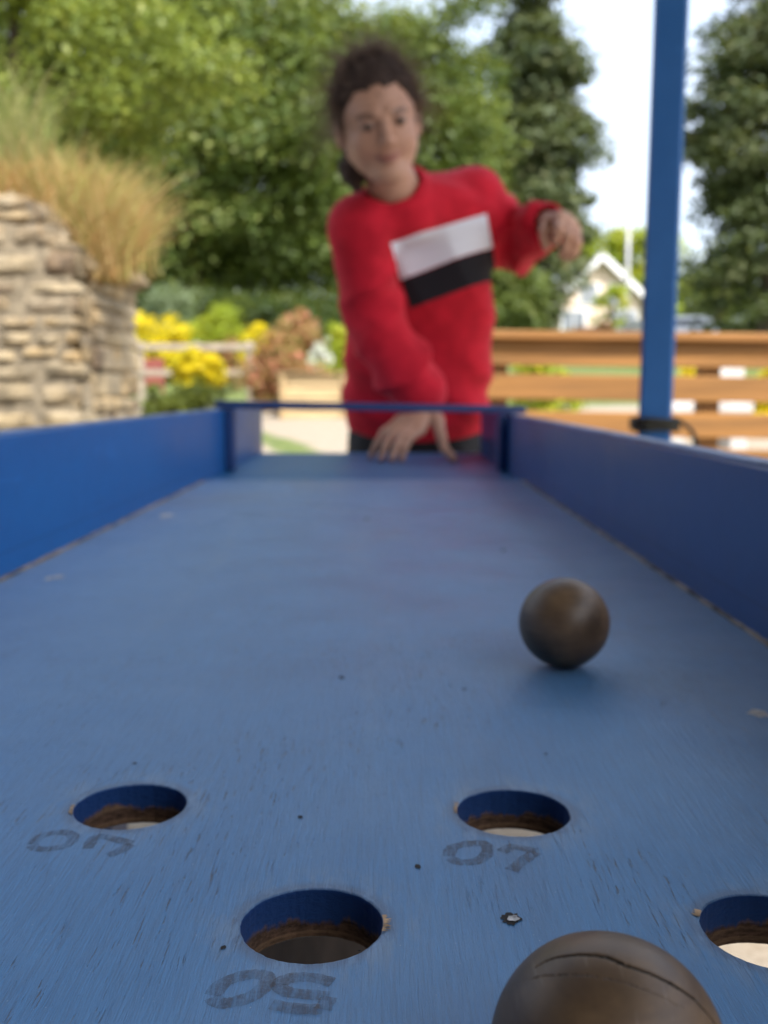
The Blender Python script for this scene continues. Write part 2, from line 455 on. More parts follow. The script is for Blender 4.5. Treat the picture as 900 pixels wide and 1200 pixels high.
L_BRIGHT = leaf_mat('bright_leaf', (.085, .13, .02), (.215, .265, .045), (.31, .34, .07))
L_MID = leaf_mat('mid_leaf', (.045, .085, .018), (.15, .20, .045), (.26, .29, .08))
L_DEEP = leaf_mat('deep_leaf', (.018, .040, .012), (.06, .095, .025), (.12, .15, .04))
L_CEDAR = leaf_mat('cedar_needles', (.035, .058, .024), (.105, .13, .045), (.17, .18, .08), .6, .2)
L_YELLOW = leaf_mat('golden_leaf', (.72, .56, .01), (.90, .74, .015), (.42, .40, .02))
L_LIME = leaf_mat('lime_leaf', (.22, .30, .02), (.42, .46, .03), (.55, .5, .03))
L_LIME2 = leaf_mat('pale_olive_leaf', (.12, .17, .03), (.26, .29, .07), (.34, .34, .10))
L_RED = leaf_mat('red_tipped_leaf', (.20, .24, .05), (.48, .20, .11), (.66, .18, .16))
L_SILVER = leaf_mat('silver_leaf', (.10, .15, .08), (.22, .27, .15), None)
L_OLIVE = leaf_mat('olive_leaf', (.06, .09, .015), (.14, .16, .02), None)
L_WHITE = leaf_mat('white_petal', (.7, .7, .68), (.85, .84, .8), (.3, .35, .1))

def TC(px0, px1, py0, py1, Y):
    """crown centre and radii covering a patch of the view at distance Y"""
    a = P(px0, py1, Y); b = P(px1, py0, Y)
    return ((a.x+b.x)/2, Y, (a.z+b.z)/2), ((b.x-a.x)/2, (b.x-a.x)/2*.8, (b.z-a.z)/2)

def add_tree(name, label, box, Y, mat, tr=.25, seed=1, dep=None, **kw):
    c, r = TC(*box, Y)
    if dep: r = (r[0], dep, r[2])
    base = (c[0], Y, gz(c[0], Y))
    return tree(name, label, base, 0, c, r, mat, trunk=tr, seed=seed, **kw)
add_tree('broadleaf_tree', 'bright yellow green leafy tree overhanging the stone wall at the upper left', (-190, 215, -90, 270), 11, L_BRIGHT, .22, 3, clumps=200, per=170, clump_r=.45, leaf=.045, shell=.45)
add_tree('broadleaf_tree', 'dense dark green tree just right of the tall dry grass', (60, 400, -70, 385), 31, L_MID, .35, 4, clumps=330, per=230, clump_r=1.1, leaf=.10, shell=.5)
add_tree('broadleaf_tree', 'large rounded green tree directly behind the head of the girl', (300, 590, -25, 392), 34, L_MID, .4, 5, clumps=340, per=230, clump_r=1.15, leaf=.105, shell=.5)
add_tree('broadleaf_tree', 'tall shaded tree furthest left behind the bright yellow green one', (-330, 130, -110, 380), 38, L_DEEP, .45, 6, clumps=330, per=140, clump_r=1.1, leaf=.12, shell=.5)
add_tree('broadleaf_tree', 'deep green tree filling the gap behind the two broad trees', (100, 460, -60, 385), 46, L_DEEP, .5, 7, clumps=360, per=150, clump_r=1.3, leaf=.14, shell=.45)
def cedar_taper(k, g):
    layer = .82+.25*np.sin(k*34+g.random()*3)
    return np.clip((1.12-k)**.62, .12, 1)*layer
add_tree('cedar_tree', 'tall grey green conifer with layered branches against the open sky', (515, 735, -75, 400), 40, L_CEDAR, .45, 8, clumps=420, per=130, clump_r=1.0, leaf=.13, shell=.25, flat=.35, droop=.3, taper=cedar_taper)
add_tree('cedar_tree', 'dark conifer at the right edge behind the blue post', (790, 1060, -100, 400), 26, L_CEDAR, .45, 9, clumps=380, per=140, clump_r=.75, leaf=.09, shell=.3, flat=.4, droop=.25)
add_tree('small_tree', 'low yellow green tree between the conifer and the gabled house', (560, 636, 310, 400), 34, L_MID, .18, 10, clumps=80, per=110, clump_r=.5, leaf=.08)
add_tree('small_tree', 'sunlit lime tree rising behind the gabled house roof', (672, 790, 255, 400), 80, L_LIME, .3, 11, clumps=90, per=120, clump_r=1.0, leaf=.2)
add_tree('small_tree', 'pale yellow green shrubby tree under the right hand conifer', (800, 890, 270, 385), 36, L_LIME2, .12, 12, clumps=60, per=70, clump_r=.4, leaf=.06)
add_tree('small_tree', 'mid green shrubby tree at the right edge of the view', (865, 980, 290, 388), 35, L_MID, .12, 13, clumps=70, per=80, clump_r=.4, leaf=.06)
add_tree('small_tree', 'slim pale tree in front of the gable of the house', (696, 738, 335, 392), 45, L_LIME, .1, 14, clumps=22, per=45, clump_r=.4, leaf=.1)
# the wood at the back: one mass
def far_wood():
    ps = []
    g = np.random.default_rng(5)
    for i in range(26):
        x = -75+i*6; Y = 95+g.random()*15
        if 2 < x < 34: h = 5.0+g.random()*1.5
        else: h = 12+g.random()*5
        ps.append(crown((x, Y, gz(x, Y)+h*.5), (5, 4, h*.62), 60, 60, 1.8, .32, seed=100+i)[:4])
    a = [np.concatenate([p[k] for p in ps]) for k in range(4)]
    o = link('distant_wood', leaf_mesh('distant_wood', *a), L_DEEP)
    tag(o, 'distant mass of green woodland along the hillside', 'woodland', kind='stuff')
far_wood()

# bushes in the garden, left
def add_bush(name, label, box, Y, mat, seed, **kw):
    c, r = TC(*box, Y)
    z = c[2]-r[2]
    return bush(name, label, (c[0], Y, z+0), (r[0], r[0]*.9, r[2]), mat, seed=seed, **kw)
def grounded(name, label, box, Y, mat, seed, **kw):
    """bush whose base is the ground at Y and whose top and sides follow the view"""
    a = P(box[0], box[2], Y); b = P(box[1], box[2], Y); z0 = gz(0, Y); h = max(.15, a.z-z0)
    return bush(name, label, ((a.x+b.x)/2, Y, z0), ((b.x-a.x)/2*.92, (b.x-a.x)/2*.8, h*.52), mat, seed=seed, **kw)
_a = P(231, 431, 15); bush('golden_bush', 'round bright yellow bush in front of the white rail fence', (_a.x, 15, gz(0, 15)), (.42, .40, .27), L_YELLOW, seed=21, clumps=90, per=120, clump_r=.11, leaf=.026, lift=(_a.z-gz(0, 15))/.27)
grounded('olive_bush', 'dark green low shrub right under the round yellow bush', (196, 262, 447), 14.6, L_OLIVE, 41, clumps=50, per=110, clump_r=.1, leaf=.025)
grounded('olive_bush', 'low olive green mound at the foot of the stone wall', (160, 215, 458), 12, L_OLIVE, 22, clumps=50, per=110, clump_r=.1, leaf=.025)
grounded('golden_bush', 'yellow bush behind the rail fence beside the stone wall', (140, 222, 368), 20, L_YELLOW, 23, clumps=90, per=90, clump_r=.22, leaf=.04)
grounded('silver_bush', 'silvery green rounded shrub behind the yellow bushes', (162, 226, 326), 23, L_SILVER, 24, clumps=80, per=110, clump_r=.3, leaf=.045)
grounded('lime_bush', 'broad lime green bush behind the rail fence', (212, 290, 362), 22, L_LIME, 25, clumps=90, per=110, clump_r=.28, leaf=.04)
grounded('golden_bush', 'small deep yellow bush between the lime and the red bushes', (278, 318, 378), 20, L_YELLOW, 26, clumps=60, per=90, clump_r=.18, leaf=.035)
grounded('red_bush', 'tall red tipped shrub behind the nearer red bush', (318, 376, 360), 21, L_RED, 27, clumps=80, per=110, clump_r=.22, leaf=.04)
grounded('red_bush', 'wide red and green bush beside the timber planter', (284, 366, 392), 14.5, L_RED, 28, clumps=110, per=120, clump_r=.16, leaf=.028)
grounded('russet_bush', 'low russet bush behind the rail fence', (225, 290, 395), 18.5, L_RED, 32, clumps=60, per=90, clump_r=.14, leaf=.03)
grounded('lime_bush', 'pale green bush behind the elbow of the girl', (374, 440, 386), 19, L_LIME, 29, clumps=80, per=110, clump_r=.2, leaf=.035)
grounded('white_flower_bush', 'white blossoming shrub to the left of the girl', (350, 392, 392), 18, L_WHITE, 30, clumps=26, per=40, clump_r=.11, leaf=.035)
grounded('pink_bush', 'pinkish shrub in front of the gabled house', (672, 725, 380), 33, L_RED, 31, clumps=80, per=90, clump_r=.3, leaf=.06)
grounded('golden_bush', 'yellow flowering bush seen through the timber fence right of the post', (786, 842, 424), 11, L_YELLOW, 33, clumps=60, per=90, clump_r=.12, leaf=.028)
grounded('golden_bush', 'yellow flowering bush behind the timber fence at the right edge', (872, 930, 425), 11, L_YELLOW, 34, clumps=60, per=90, clump_r=.12, leaf=.028)
grounded('lime_bush', 'green bush behind the timber fence beside the red sleeve', (595, 680, 424), 11.5, L_LIME, 35, clumps=70, per=90, clump_r=.14, leaf=.03)
grounded('hedge', 'dark clipped evergreen hedge under the trees', (175, 420, 345), 27, L_DEEP, 36, clumps=260, per=120, clump_r=.5, leaf=.07, cat='hedge')
grounded('hedge', 'green hedge beyond the white van', (846, 960, 366), 33, L_DEEP, 37, clumps=120, per=100, clump_r=.4, leaf=.07, cat='hedge')

# ------------------------------------------------------------------ white rail fence
M_RAIL = plain('weathered_pale_rail', (.36, .30, .23), .8, .2, 10, .4, .004, (.3, 1, 1))
def rail_fence():
    Y = 16.5; root = empty('rail_fence', (P(200, 430, Y).x, Y, gz(0, Y)))
    tag(root, 'pale wooden post and rail fence behind the round yellow bush', 'fence')
    for k, px in enumerate((100, 165, 231, 293)):
        x = P(px, 430, Y).x; mb = MB()
        mb.box((x, Y, gz(0, Y)+.42), (.11, .11, 1.04), None, None, .012); mb.build('post', M_RAIL, root)
    x0 = P(60, 430, Y).x; x1 = P(300, 430, Y).x
    for py in (407, 437):
        z = P(0, py, Y).z; mb = MB(); mb.box(((x0+x1)/2, Y-.08, z), (x1-x0, .045, .10), None, None, .008); mb.build('rail', M_RAIL, root)
rail_fence()
M_REDBED = plain('red_painted_board', (.24, .06, .045), .7, .2, 10, .3, .004)
mb = MB(); a = P(163, 430, 18.2); b = P(192, 430, 18.2)
mb.box(((a.x+b.x)/2, 18.2, gz(0, 18)+.36), (b.x-a.x, .05, .5), None, None, .01)
for sx in (-.18, .18): mb.box(((a.x+b.x)/2+sx, 18.25, gz(0, 18)+.28), (.06, .05, .62), None, None, .008)
tag(mb.build('notice_board', M_REDBED, None, at=((a.x+b.x)/2, 18.2, gz(0, 18))), 'small red board standing behind the pale rail fence', 'board')

# ------------------------------------------------------------------ timber planter (left of the girl)
M_TIMBER = plain('sawn_planter_timber', (.50, .37, .20), .75, .18, 5, .4, .004, (.4, 3, 6), tint=True)
def planter():
    Y = 13.0; a = P(327, 440, Y); b = P(480, 440, Y); z0 = gz(0, Y); z1 = a.z
    root = empty('timber_planter', ((a.x+b.x)/2, Y, z0)); tag(root, 'raised bed of pale sawn planks beside the red bush', 'planter')
    n = 4; ph = (z1-z0)/n
    for side, (p, q) in enumerate((((a.x, Y), (b.x, Y)), ((a.x, Y+.9), (b.x, Y+.9)), ((a.x, Y+.03), (a.x, Y+.87)), ((b.x, Y+.03), (b.x, Y+.87)))):
        mb = MB()
        for k in range(n):
            t = random.uniform(.88, 1.08)
            mb.bar((p[0], p[1], z0+ph*(k+.5)), (q[0], q[1], z0+ph*(k+.5)), .035, ph-.012, (t, t, t*.97), .004)
        mb.build('side_panel', M_TIMBER, root)
    for x in (a.x+.05, (a.x+b.x)/2, b.x-.05):
        mb = MB(); mb.box((x, Y-.04, (z0+z1)/2), (.07, .045, z1-z0+.04), None, (.8, .76, .7), .005); mb.build('corner_post', M_TIMBER, root)
    mb = MB(); mb.box(((a.x+b.x)/2, Y-.03, z1+.035), (b.x-a.x+.1, .12, .03), None, (.55, .5, .45), .005); mb.build('cap_rail', M_TIMBER, root)
    me = MB()
    me.box(((a.x+b.x)/2, Y+.45, z0+(z1-z0)*.45), (b.x-a.x-.06, .82, (z1-z0)*.86))
    me.build('soil', plain('soil', (.06, .045, .03), .95, .3, 20, .6, .02), root)
planter()

# ------------------------------------------------------------------ timber slat fence on the right
M_SLAT = plain('orange_brown_timber', (.27, .125, .030), .72, .22, 3.2, .4, .003, (.35, 3, 7), tint=True)
def slat_fence():
    Y = 4.5; x0 = P(568, 400, Y).x; x1 = 2.6
    root = empty('slat_fence', ((x0+x1)/2, Y, 0)); tag(root, 'orange brown timber fence of thick horizontal boards behind the girl', 'fence')
    sl = math.tan(R(-.75))     # it drops slightly to the right
    def zz(py): return P(700, py, Y).z
    for (p0, p1) in ((401, 427), (441, 467), (484, 509), (526, 551), (568, 593), (610, 634), (651, 674)):
        mb = MB(); p0 -= 1.5; p1 += 2.2; z = (zz(p0)+zz(p1))/2; h = zz(p0)-zz(p1)
        xa = x0
        while xa < x1:
            xb = min(x1, xa+1.5); t = random.uniform(.86, 1.06)
            mb.bar((xa+.002, Y, z+sl*(xa-.9)), (xb-.002, Y, z+sl*(xb-.9)), .032, h, (t, t*.98, t*.94), .004); xa = xb
        mb.build('board', M_SLAT, root)
    mb = MB(); z = zz(394); mb.bar((x0-.03, Y+.01, z+sl*(x0-.9)), (x1, Y+.01, z+sl*(x1-.9)), .15, .038, (1.05, 1.0, .95), .006); mb.build('cap_board', M_SLAT, root)
    for x in (x0+.06, x0+1.0, x0+2.0):
        mb = MB(); mb.box((x, Y+.066, zz(400)/2-.02), (.09, .09, zz(400)-.02), None, (.9, .9, .88), .006); mb.build('post', M_SLAT, root)
slat_fence()

# made-up bench in place of brightly lit paving, seen white through the fence gaps
M_PALE = plain('pale_concrete', (.52, .50, .47), .8, .08, 12, .2, .004)
def pale_bench(pxa, pxb, py, Y, label):
    a = P(pxa, py, Y); b = P(pxb, py, Y); root = empty('made_up_bench', ((a.x+b.x)/2, Y, gz(0, Y))); tag(root, label, 'bench')
    z0 = gz(0, Y)
    mb = MB(); mb.box(((a.x+b.x)/2, Y, a.z-.04), (b.x-a.x, .42, .09), None, None, .015); mb.build('seat', M_PALE, root)
    for s in (-1, 1):
        mb = MB(); h = a.z-.085-z0; mb.box(((a.x+b.x)/2+s*(b.x-a.x)*.36, Y, z0+h/2), (.12, .34, h), None, None, .012); mb.build('leg', M_PALE, root)
pale_bench(772, 872, 470, 7.4, 'made up pale bench in place of sunlit paving seen through the timber fence right of the blue post')
mb = MB(); a = P(838, 430, 9.5); mb.box((a.x+.11, 9.5, gz(0, 9.5)+(a.z-gz(0, 9.5))/2+.02), (.26, .22, a.z-gz(0, 9.5)+.07), None, None, .02)
mb.box((a.x+.11, 9.5, a.z+.065), (.31, .27, .03), None, None, .008)
tag(mb.build('gate_pillar', M_PALE, None, at=(a.x+.11, 9.5, gz(0, 9.5))), 'short white pillar between the yellow bushes behind the timber fence', 'pillar')

# ------------------------------------------------------------------ house far behind
def house():
    Y = 60.0; g0 = gz(0, Y)-.3
    ap = P(704, 298, Y); el = P(652, 352, Y); er = P(756, 348, Y)
    M_W = plain('cream_render', (.78, .62, .50), .85, .05, 2, .1, .01); M_R = plain('slate_roof', (.28, .22, .22), .7, .2, 4, .4, .02, (1, 1, 4))
    M_B = plain('white_bargeboard', (.82, .82, .82), .5, .03, 3, .05, .01); M_G = NT('window_glass').out(c4((.20, .22, .25)), .15)
    root = empty('gabled_house', (ap.x, Y, g0)); tag(root, 'cream gabled house with white bargeboards in the distance', 'house')
    D = 9.0; xl, xr = el.x+.25, er.x-.25; ze = el.z
    # walls: pentagon prism
    zs = ze+.15
    zt = ap.z-.12
    pts = [(xl, g0), (xr, g0), (xr, zs), (ap.x, zt), (xl, zs)]
    v = [(x, Y, z) for x, z in pts]+[(x, Y+D, z) for x, z in pts]
    m = MB(); m.add(v, [(0,1,2,3,4), (9,8,7,6,5), (0,5,6,1), (1,6,7,2), (2,7,8,3), (3,8,9,4), (4,9,5,0)]); m.build('wall', M_W, root)
    m = MB()
    for e, s in ((el, -1), (er, 1)):
        a = Vector((ap.x, Y-.5, ap.z)); b = Vector((e.x+s*.35, Y-.5, e.z-.3)); n = Vector((0, D+.8, 0)); t = Vector((0, 0, -.12))
        q = [a, b, b+n, a+n]; m.add(q+[k+t for k in q], [(0,1,2,3), (7,6,5,4), (0,4,5,1), (1,5,6,2), (2,6,7,3), (3,7,4,0)])
    rf = m.build('roof', M_R, root)
    m = MB(); m.box((ap.x-1.0, Y+5, ap.z+.3), (.8, .6, 1.4), None, None, .03); m.build('chimney', plain('brick', (.30, .15, .10), .9, .3, 8, .3, .02), rf)
    for e, s in ((el, -1), (er, 1)):
        m = MB(); m.bar((ap.x+s*.02, Y-.56, ap.z-.16), (e.x+s*.37, Y-.56, e.z-.46), .07, .34, None, .01); m.build('bargeboard', M_B, root)
    for (px, py, w_, h_) in ((690, 345, .9, 1.1), (722, 345, .9, 1.1), (672, 378, 1.3, 1.3), (732, 378, 1.3, 1.3)):
        c = P(px, py, Y); m = MB(); m.box((c.x, Y-.03, c.z), (w_+.2, .1, h_+.2), None, None, .02); fr = m.build('window', M_B, root)
        m = MB(); m.box((c.x-w_/4, Y-.085, c.z), (w_/2-.06, .02, h_-.04)); m.box((c.x+w_/4, Y-.085, c.z), (w_/2-.06, .02, h_-.04)); m.build('pane', M_G, fr)
    # lower wing on the left
    m = MB(); wx0 = P(600, 350, Y+2).x; h = P(0, 358, Y+2).z
    m.box(((wx0+xl)/2-.02, Y+4.5, (g0+h)/2), (xl-wx0-.05, 6, h-g0)); m.build('wing', M_W, root)
    m = MB(); a = Vector((wx0-.2, Y+1.2, h-.1)); b = Vector((xl-.03, Y+1.2, h-.1)); up = Vector((0, 3.3, 1.7)); t = Vector((0, 0, -.12))
    q = [a, b, b+up, a+up]; m.add(q+[k+t for k in q], [(0,1,2,3), (7,6,5,4), (0,4,5,1), (1,5,6,2), (2,6,7,3), (3,7,4,0)])
    q = [a+up+Vector((0,.01,0)), b+up+Vector((0,.01,0)), b+Vector((0, 6.6, 0)), a+Vector((0, 6.6, 0))]; m.add(q+[k+t for k in q], [(0,1,2,3), (7,6,5,4), (0,4,5,1), (1,5,6,2), (2,6,7,3), (3,7,4,0)])
    m.build('wing_roof', M_R, root)
house()
def pole():
    Y = 50; a = P(737, 262, Y); g0 = gz(0, Y)
    m = MB(); m.tube([(a.x, Y, g0-.2), (a.x, Y, g0+3), (a.x, Y, a.z)], [.14, .11, .08], 10)
    m.tube([(a.x, Y, a.z-.1), (a.x-.3, Y, a.z+.12), (a.x-.7, Y, a.z+.14)], [.05, .045, .04], 8)
    root = empty('lamp_post', (a.x, Y, g0)); tag(root, 'tall grey lamp post beside the gabled house', 'lamp post')
    mm = plain('galvanised_steel', (.5, .5, .52), .5, .1, 5, .1, .01)
    m.build('pole', mm, root, True)
    m = MB(); m.box((a.x-.95, Y, a.z+.14), (.6, .25, .12), None, None, .03); m.build('lamp_head', mm, root)
pole()
def van():
    Y = 29.0; x0 = P(764, 390, Y).x; x1 = P(843, 390, Y).x; cx = (x0+x1)/2; w_ = x1-x0; g0 = gz(0, Y)
    root = empty('parked_van', (cx, Y, g0)); tag(root, 'white parked van half hidden by the blue post', 'van')
    top = P(0, 368, Y).z-g0
    prof = [(0, .35), (0, top*.62), (.12, top*.66), (.55, top*.97), (.9, top), (3.9, top), (4.05, top*.9), (4.1, .35)]
    v = []; n = len(prof)
    for s, ins in ((-1, 0), (1, 0)):
        for (y, z) in prof:
            k = .12*max(0, (z-top*.6)/(top*.4)); v.append((cx+s*(w_/2-k), Y+y, g0+z))
    f = [tuple(range(n))[::-1], tuple(range(n, 2*n))]+[(i, (i+1) % n, n+(i+1) % n, n+i) for i in range(n)]
    MB_ = MB(); MB_.add(v, f); pm = plain('white_vehicle_paint', (.80, .80, .80), .3, .02, 3, .02, .002)
    b = MB_.build('body', pm, root)
    gl = NT('dark_glass').out(c4((.03, .035, .04)), .1)
    m = MB(); s = Vector((0, .43, top*.31)).normalized(); nn = Vector((0, -s.z, s.y))
    c = Vector((cx, Y+.335, g0+top*.815))+nn*.02
    m.box(c, (w_*.62, .26, .02), Matrix((Vector((1, 0, 0)), s, nn)).transposed()); m.build('windscreen', gl, root)
    for s in (-1, 1):
        m = MB(); m.box((cx+s*w_*.36, Y-.02, g0+.62), (.28, .06, .16), None, None, .02); m.build('headlight', M_B2, root)
    m = MB(); m.box((cx, Y-.05, g0+.42), (w_*.98, .14, .2), None, None, .03); m.build('bumper', plain('grey_plastic', (.1, .1, .1), .6, .1), root)
    for yy in (.75, 3.3):
        for s in (-1, 1):
            m = MB(); p = Vector((cx+s*(w_/2-.1), Y+yy, g0+.32)); m.tube([p-Vector((.1, 0, 0)), p+Vector((.1, 0, 0))], .32, 20); wh = m.build('wheel', plain('tyre', (.02, .02, .02), .8, .2), root)
M_B2 = NT('lens').out(c4((.7, .7, .7)), .1)
van()

# ------------------------------------------------------------------ ruined stone wall, left
def stone_wall():
    Y = 4.0
    M_ST = plain('rubble_stone', (.30, .235, .145), .9, .34, 9, .9, .014, tint=True)
    nt_ = M_ST.node_tree; g_ = NT.__new__(NT); g_.m = M_ST; g_.t = nt_; g_.b = nt_.nodes['Principled BSDF']; g_.tc = [n for n in nt_.nodes if n.type == 'TEX_COORD'][0]
    old = g_.b.inputs['Base Color'].links[0].from_socket
    lime = g_.noise(g_.mapping((1, 1, 1.6)), 3.2, 6, .65); lich = g_.noise(g_.mapping(), 11, 6, .7)
    c_ = g_.mix(g_.ramp(lime, .45, .62, 0, .75), old, c4((.34, .28, .185)))
    c_ = g_.mix(g_.ramp(lich, .56, .70, 0, .6), c_, c4((.17, .15, .12)))
    g_.l(c_, g_.b.inputs['Base Color'])
    M_MO = plain('lime_mortar', (.29, .235, .155), .95, .3, 18, .9, .012)
    root = empty('stone_wall', (-1.9, Y+.3, 0)); tag(root, 'crumbling pale rubble stone wall with a sloping broken top at the left', 'wall')
    xr = P(99, 420, Y).x; D = .80
    prof = [(-3.4, P(0, 200, Y).z+.15), (P(-60, 218, Y).x, P(0, 214, Y).z), (P(20, 236, Y).x, P(0, 238, Y).z), (P(50, 258, Y).x, P(0, 258, Y).z), (P(76, 288, Y).x, P(0, 288, Y).z), (xr, P(0, 306, Y).z)]
    def top(x):
        for (a, za), (b, zb) in zip(prof, prof[1:]):
            if a <= x <= b: return za+(zb-za)*(x-a)/(b-a)
        return prof[0][1] if x < prof[0][0] else prof[-1][1]
    # mortar core
    core = MB(); xs = np.linspace(-3.4, xr-.035, 60); vs = []
    for x in xs:
        t = top(x)-.05
        for (dy, z) in ((-.031, -.05), (-.031, t-.03), (.10, t), (D-.08, t), (D, t-.05), (D, -.05)):
            vs.append((x, Y+dy, z))
    fs = []
    for i in range(len(xs)-1):
        for k in range(5): fs.append((i*6+k, i*6+k+1, (i+1)*6+k+1, (i+1)*6+k)[::-1])
    fs += [tuple(range(6)), tuple(range(len(vs)-6, len(vs)))[::-1]]
    core.add(vs, fs); core.build('core', M_MO, root)
    st = MB(); g = random.Random(3)
    tints = [(1.05, 1.0, .93), (.95, .95, .92), (1.15, 1.12, 1.02), (.86, .83, .80), (1.1, 1.0, .8), (.66, .58, .55), (1.25, 1.22, 1.12), (1.0, .9, .72)]
    def stone(c, d, rx=0):
        x, y, z = d
        # irregular convex block: subdivided, rounded, jittered
        nx, nz = 4, 3; sd_ = g.random()*10
        vs = []; fs = []
        b0 = [(i/nx*2-1, k/nz*2-1) for k in range(nz+1) for i in range(nx+1)]
        for (u, v) in b0:
            e = max(abs(u), abs(v)); r_ = 1-.10*(u*u*v*v)
            px = c[0]+u*x/2*r_*(1+.05*math.sin(v*2+sd_)); pz = c[2]+v*z/2*r_*(1+.10*math.sin(u*2.3+sd_*2))
            bul = (0 if e > .99 else -.003-.008*g.random())
            vs.append((px, c[1]-y/2+(.018 if e > .99 else 0)+bul+g.uniform(-.004, .004), pz))
        n = len(vs)
        for (u, v) in b0:
            r_ = 1-.10*(u*u*v*v)
            vs.append((c[0]+u*x/2*r_*.96, c[1]+y/2, c[2]+v*z/2*r_*.96))
        for k in range(nz):
            for i in range(nx):
                a = k*(nx+1)+i; fs.append((a, a+1, a+nx+2, a+nx+1)); fs.append((n+a, n+a+nx+1, n+a+nx+2, n+a+1))
        ring = [i for i in range(nx+1)]+[k*(nx+1)+nx for k in range(1, nz+1)]+[nz*(nx+1)+i for i in range(nx-1, -1, -1)]+[k*(nx+1) for k in range(nz-1, 0, -1)]
        for a, b in zip(ring, ring[1:]+ring[:1]): fs.append((a, n+a, n+b, b))
        t = g.choice(tints); q = g.uniform(.9, 1.1)
        st.add(vs, fs, tuple(k*q for k in t))
    z = 0.0
    while z < 1.95:
        h = g.uniform(.05, .085) if z > .9 else g.uniform(.09, .15)
        if 1.33 < z < 1.45: h = .10
        x = -3.4+g.uniform(-.2, 0)
        while x < xr:
            w_ = g.uniform(.10, .28) if z > .9 else g.uniform(.2, .4)
            if x+w_ > xr-.06: w_ = xr-x+g.uniform(-.012, .012)
            cx = x+w_/2; t = top(min(cx, xr))
            if z+h*.5 < t+.01:
                hh = min(h, t-z+.03)
                stone((cx, Y+.04+g.uniform(-.006, .006), z+hh/2+g.uniform(-.011, .011)), (w_-.005, .16, hh-.004))
            x += w_
            if w_ < .05: break
        # end face stones on the right jamb
        z += h
    z = 0.0
    while z < top(xr)-.04:
        h = g.uniform(.06, .11); yy = Y+.09
        while yy < Y+D-.02:
            l = min(g.uniform(.12, .3), Y+D+.02-yy); t = g.choice(tints)
            st.box((xr-.045+g.uniform(-.005, .005), yy+l/2, z+h/2), (.12, l-.004, h-.004), None, t, .014, .005); yy += l
        z += h
    # cap stones along the sloping break
    for i in range(46):
        x = -3.3+(xr+3.3)*(i+.5)/46; s = g.uniform(.7, 1.3); t = g.choice(tints)
        rot = Matrix.Rotation(g.uniform(-.5, .5), 3, 'Y') @ Matrix.Rotation(g.uniform(-.4, .4), 3, 'Z')
        for yy in (.10, .28, .46, .64, D-.03):
            st.box((x+g.uniform(-.02, .02), Y+yy+g.uniform(-.03, .03), top(x)-.035), (.13*s, .2, .07*g.uniform(.7, 1.3)), rot, tuple(k*.85 for k in t), .018, .009)
    st.build('stonework', M_ST, root, False)
stone_wall()

# ------------------------------------------------------------------ dry ornamental grass on the wall
def blades(name, label, groups, mat_, seed):
    g = np.random.default_rng(seed); V = []; Fc = []; Tn = []
    for (c, spread, n, L, lean, wd, tlo, thi) in groups:
        for i in range(n):
            p = np.array(c)+g.normal(size=3)*np.array(spread)*np.array((1, 1, .3))
            a = g.random()*2*math.pi; tilt = abs(g.normal())*lean; d = np.array((math.cos(a)*tilt, math.sin(a)*tilt*.6, 1.0)); d /= np.linalg.norm(d)
            l = L*(.5+.6*g.random()); k = 6; w0 = wd*(.6+.8*g.random()); q = p.copy(); n0 = len(V)
            side = np.cross(d, (g.normal(), g.normal(), .1)); side /= np.linalg.norm(side)
            curl = (.06+.28*g.random())
            for s in range(k+1):
                t = s/k; ww = w0*(1-t*.85)
                if t > .6: ww = w0*1.3*(1.15-t)
                V.append(q-side*ww); V.append(q+side*ww)
                q = q+d*l/k
                h = np.array((d[0], d[1], 0)); hn = np.linalg.norm(h)+1e-6
                d = d+h/hn*curl*(.3+t)-np.array((0, 0, curl*.55*t)); d /= np.linalg.norm(d)
            for s in range(k): Fc.append((n0+2*s, n0+2*s+1, n0+2*s+3, n0+2*s+2))
            tv = tlo+(thi-tlo)*g.random(); g2 = g.random()
            Tn += [(tv, g2, 0, 1)]*k
    V = np.array(V, np.float32); me = bpy.data.meshes.new(name)
    me.from_pydata(V.tolist(), [], Fc)
    at = me.attributes.new('tint', 'FLOAT_COLOR', 'FACE'); at.data.foreach_set('color', np.array(Tn, np.float32).ravel())
    c0 = groups[0][0]
    return tag(link(name, me, mat_, None, at=c0), label, 'grass clump')
G_STRAW = leaf_mat('straw_blade', (.42, .21, .08), (.58, .46, .21), (.40, .40, .12), .7, .3)
G_GREEN = leaf_mat('green_blade', (.14, .19, .05), (.32, .34, .12), (.4, .33, .15), .6, .3)
b1 = P(105, 318, 4.25); b2 = P(60, 270, 4.25); b3 = P(125, 330, 4.2)
blades('ornamental_grass', 'big clump of dry orange straw coloured grass growing on top of the stone wall',
       [(tuple(b1), (.09, .06, .06), 1500, .46, .42, .0026, 0, 1), (tuple(b3), (.04, .05, .02), 450, .42, .55, .0026, 0, .7), (tuple(b2), (.12, .08, .06), 600, .36, .3, .0026, .1, 1)], G_STRAW, 1)
b4 = P(8, 235, 4.3)
blades('wild_grass', 'upright greenish grass stalks at the far left of the wall top', [(tuple(b4), (.10, .06, .03), 520, .52, .22, .0026, 0, 1), (tuple(P(35, 240, 4.3)), (.03, .03, .03), 16, .80, .05, .0032, .8, 1)], G_GREEN, 2)
b5 = P(-15, 240, 4.15)
blades('dry_weeds', 'short reddish dry weeds on the wall top at the left edge', [(tuple(b5), (.14, .04, .02), 420, .22, .6, .003, 0, .2)], G_STRAW, 3)

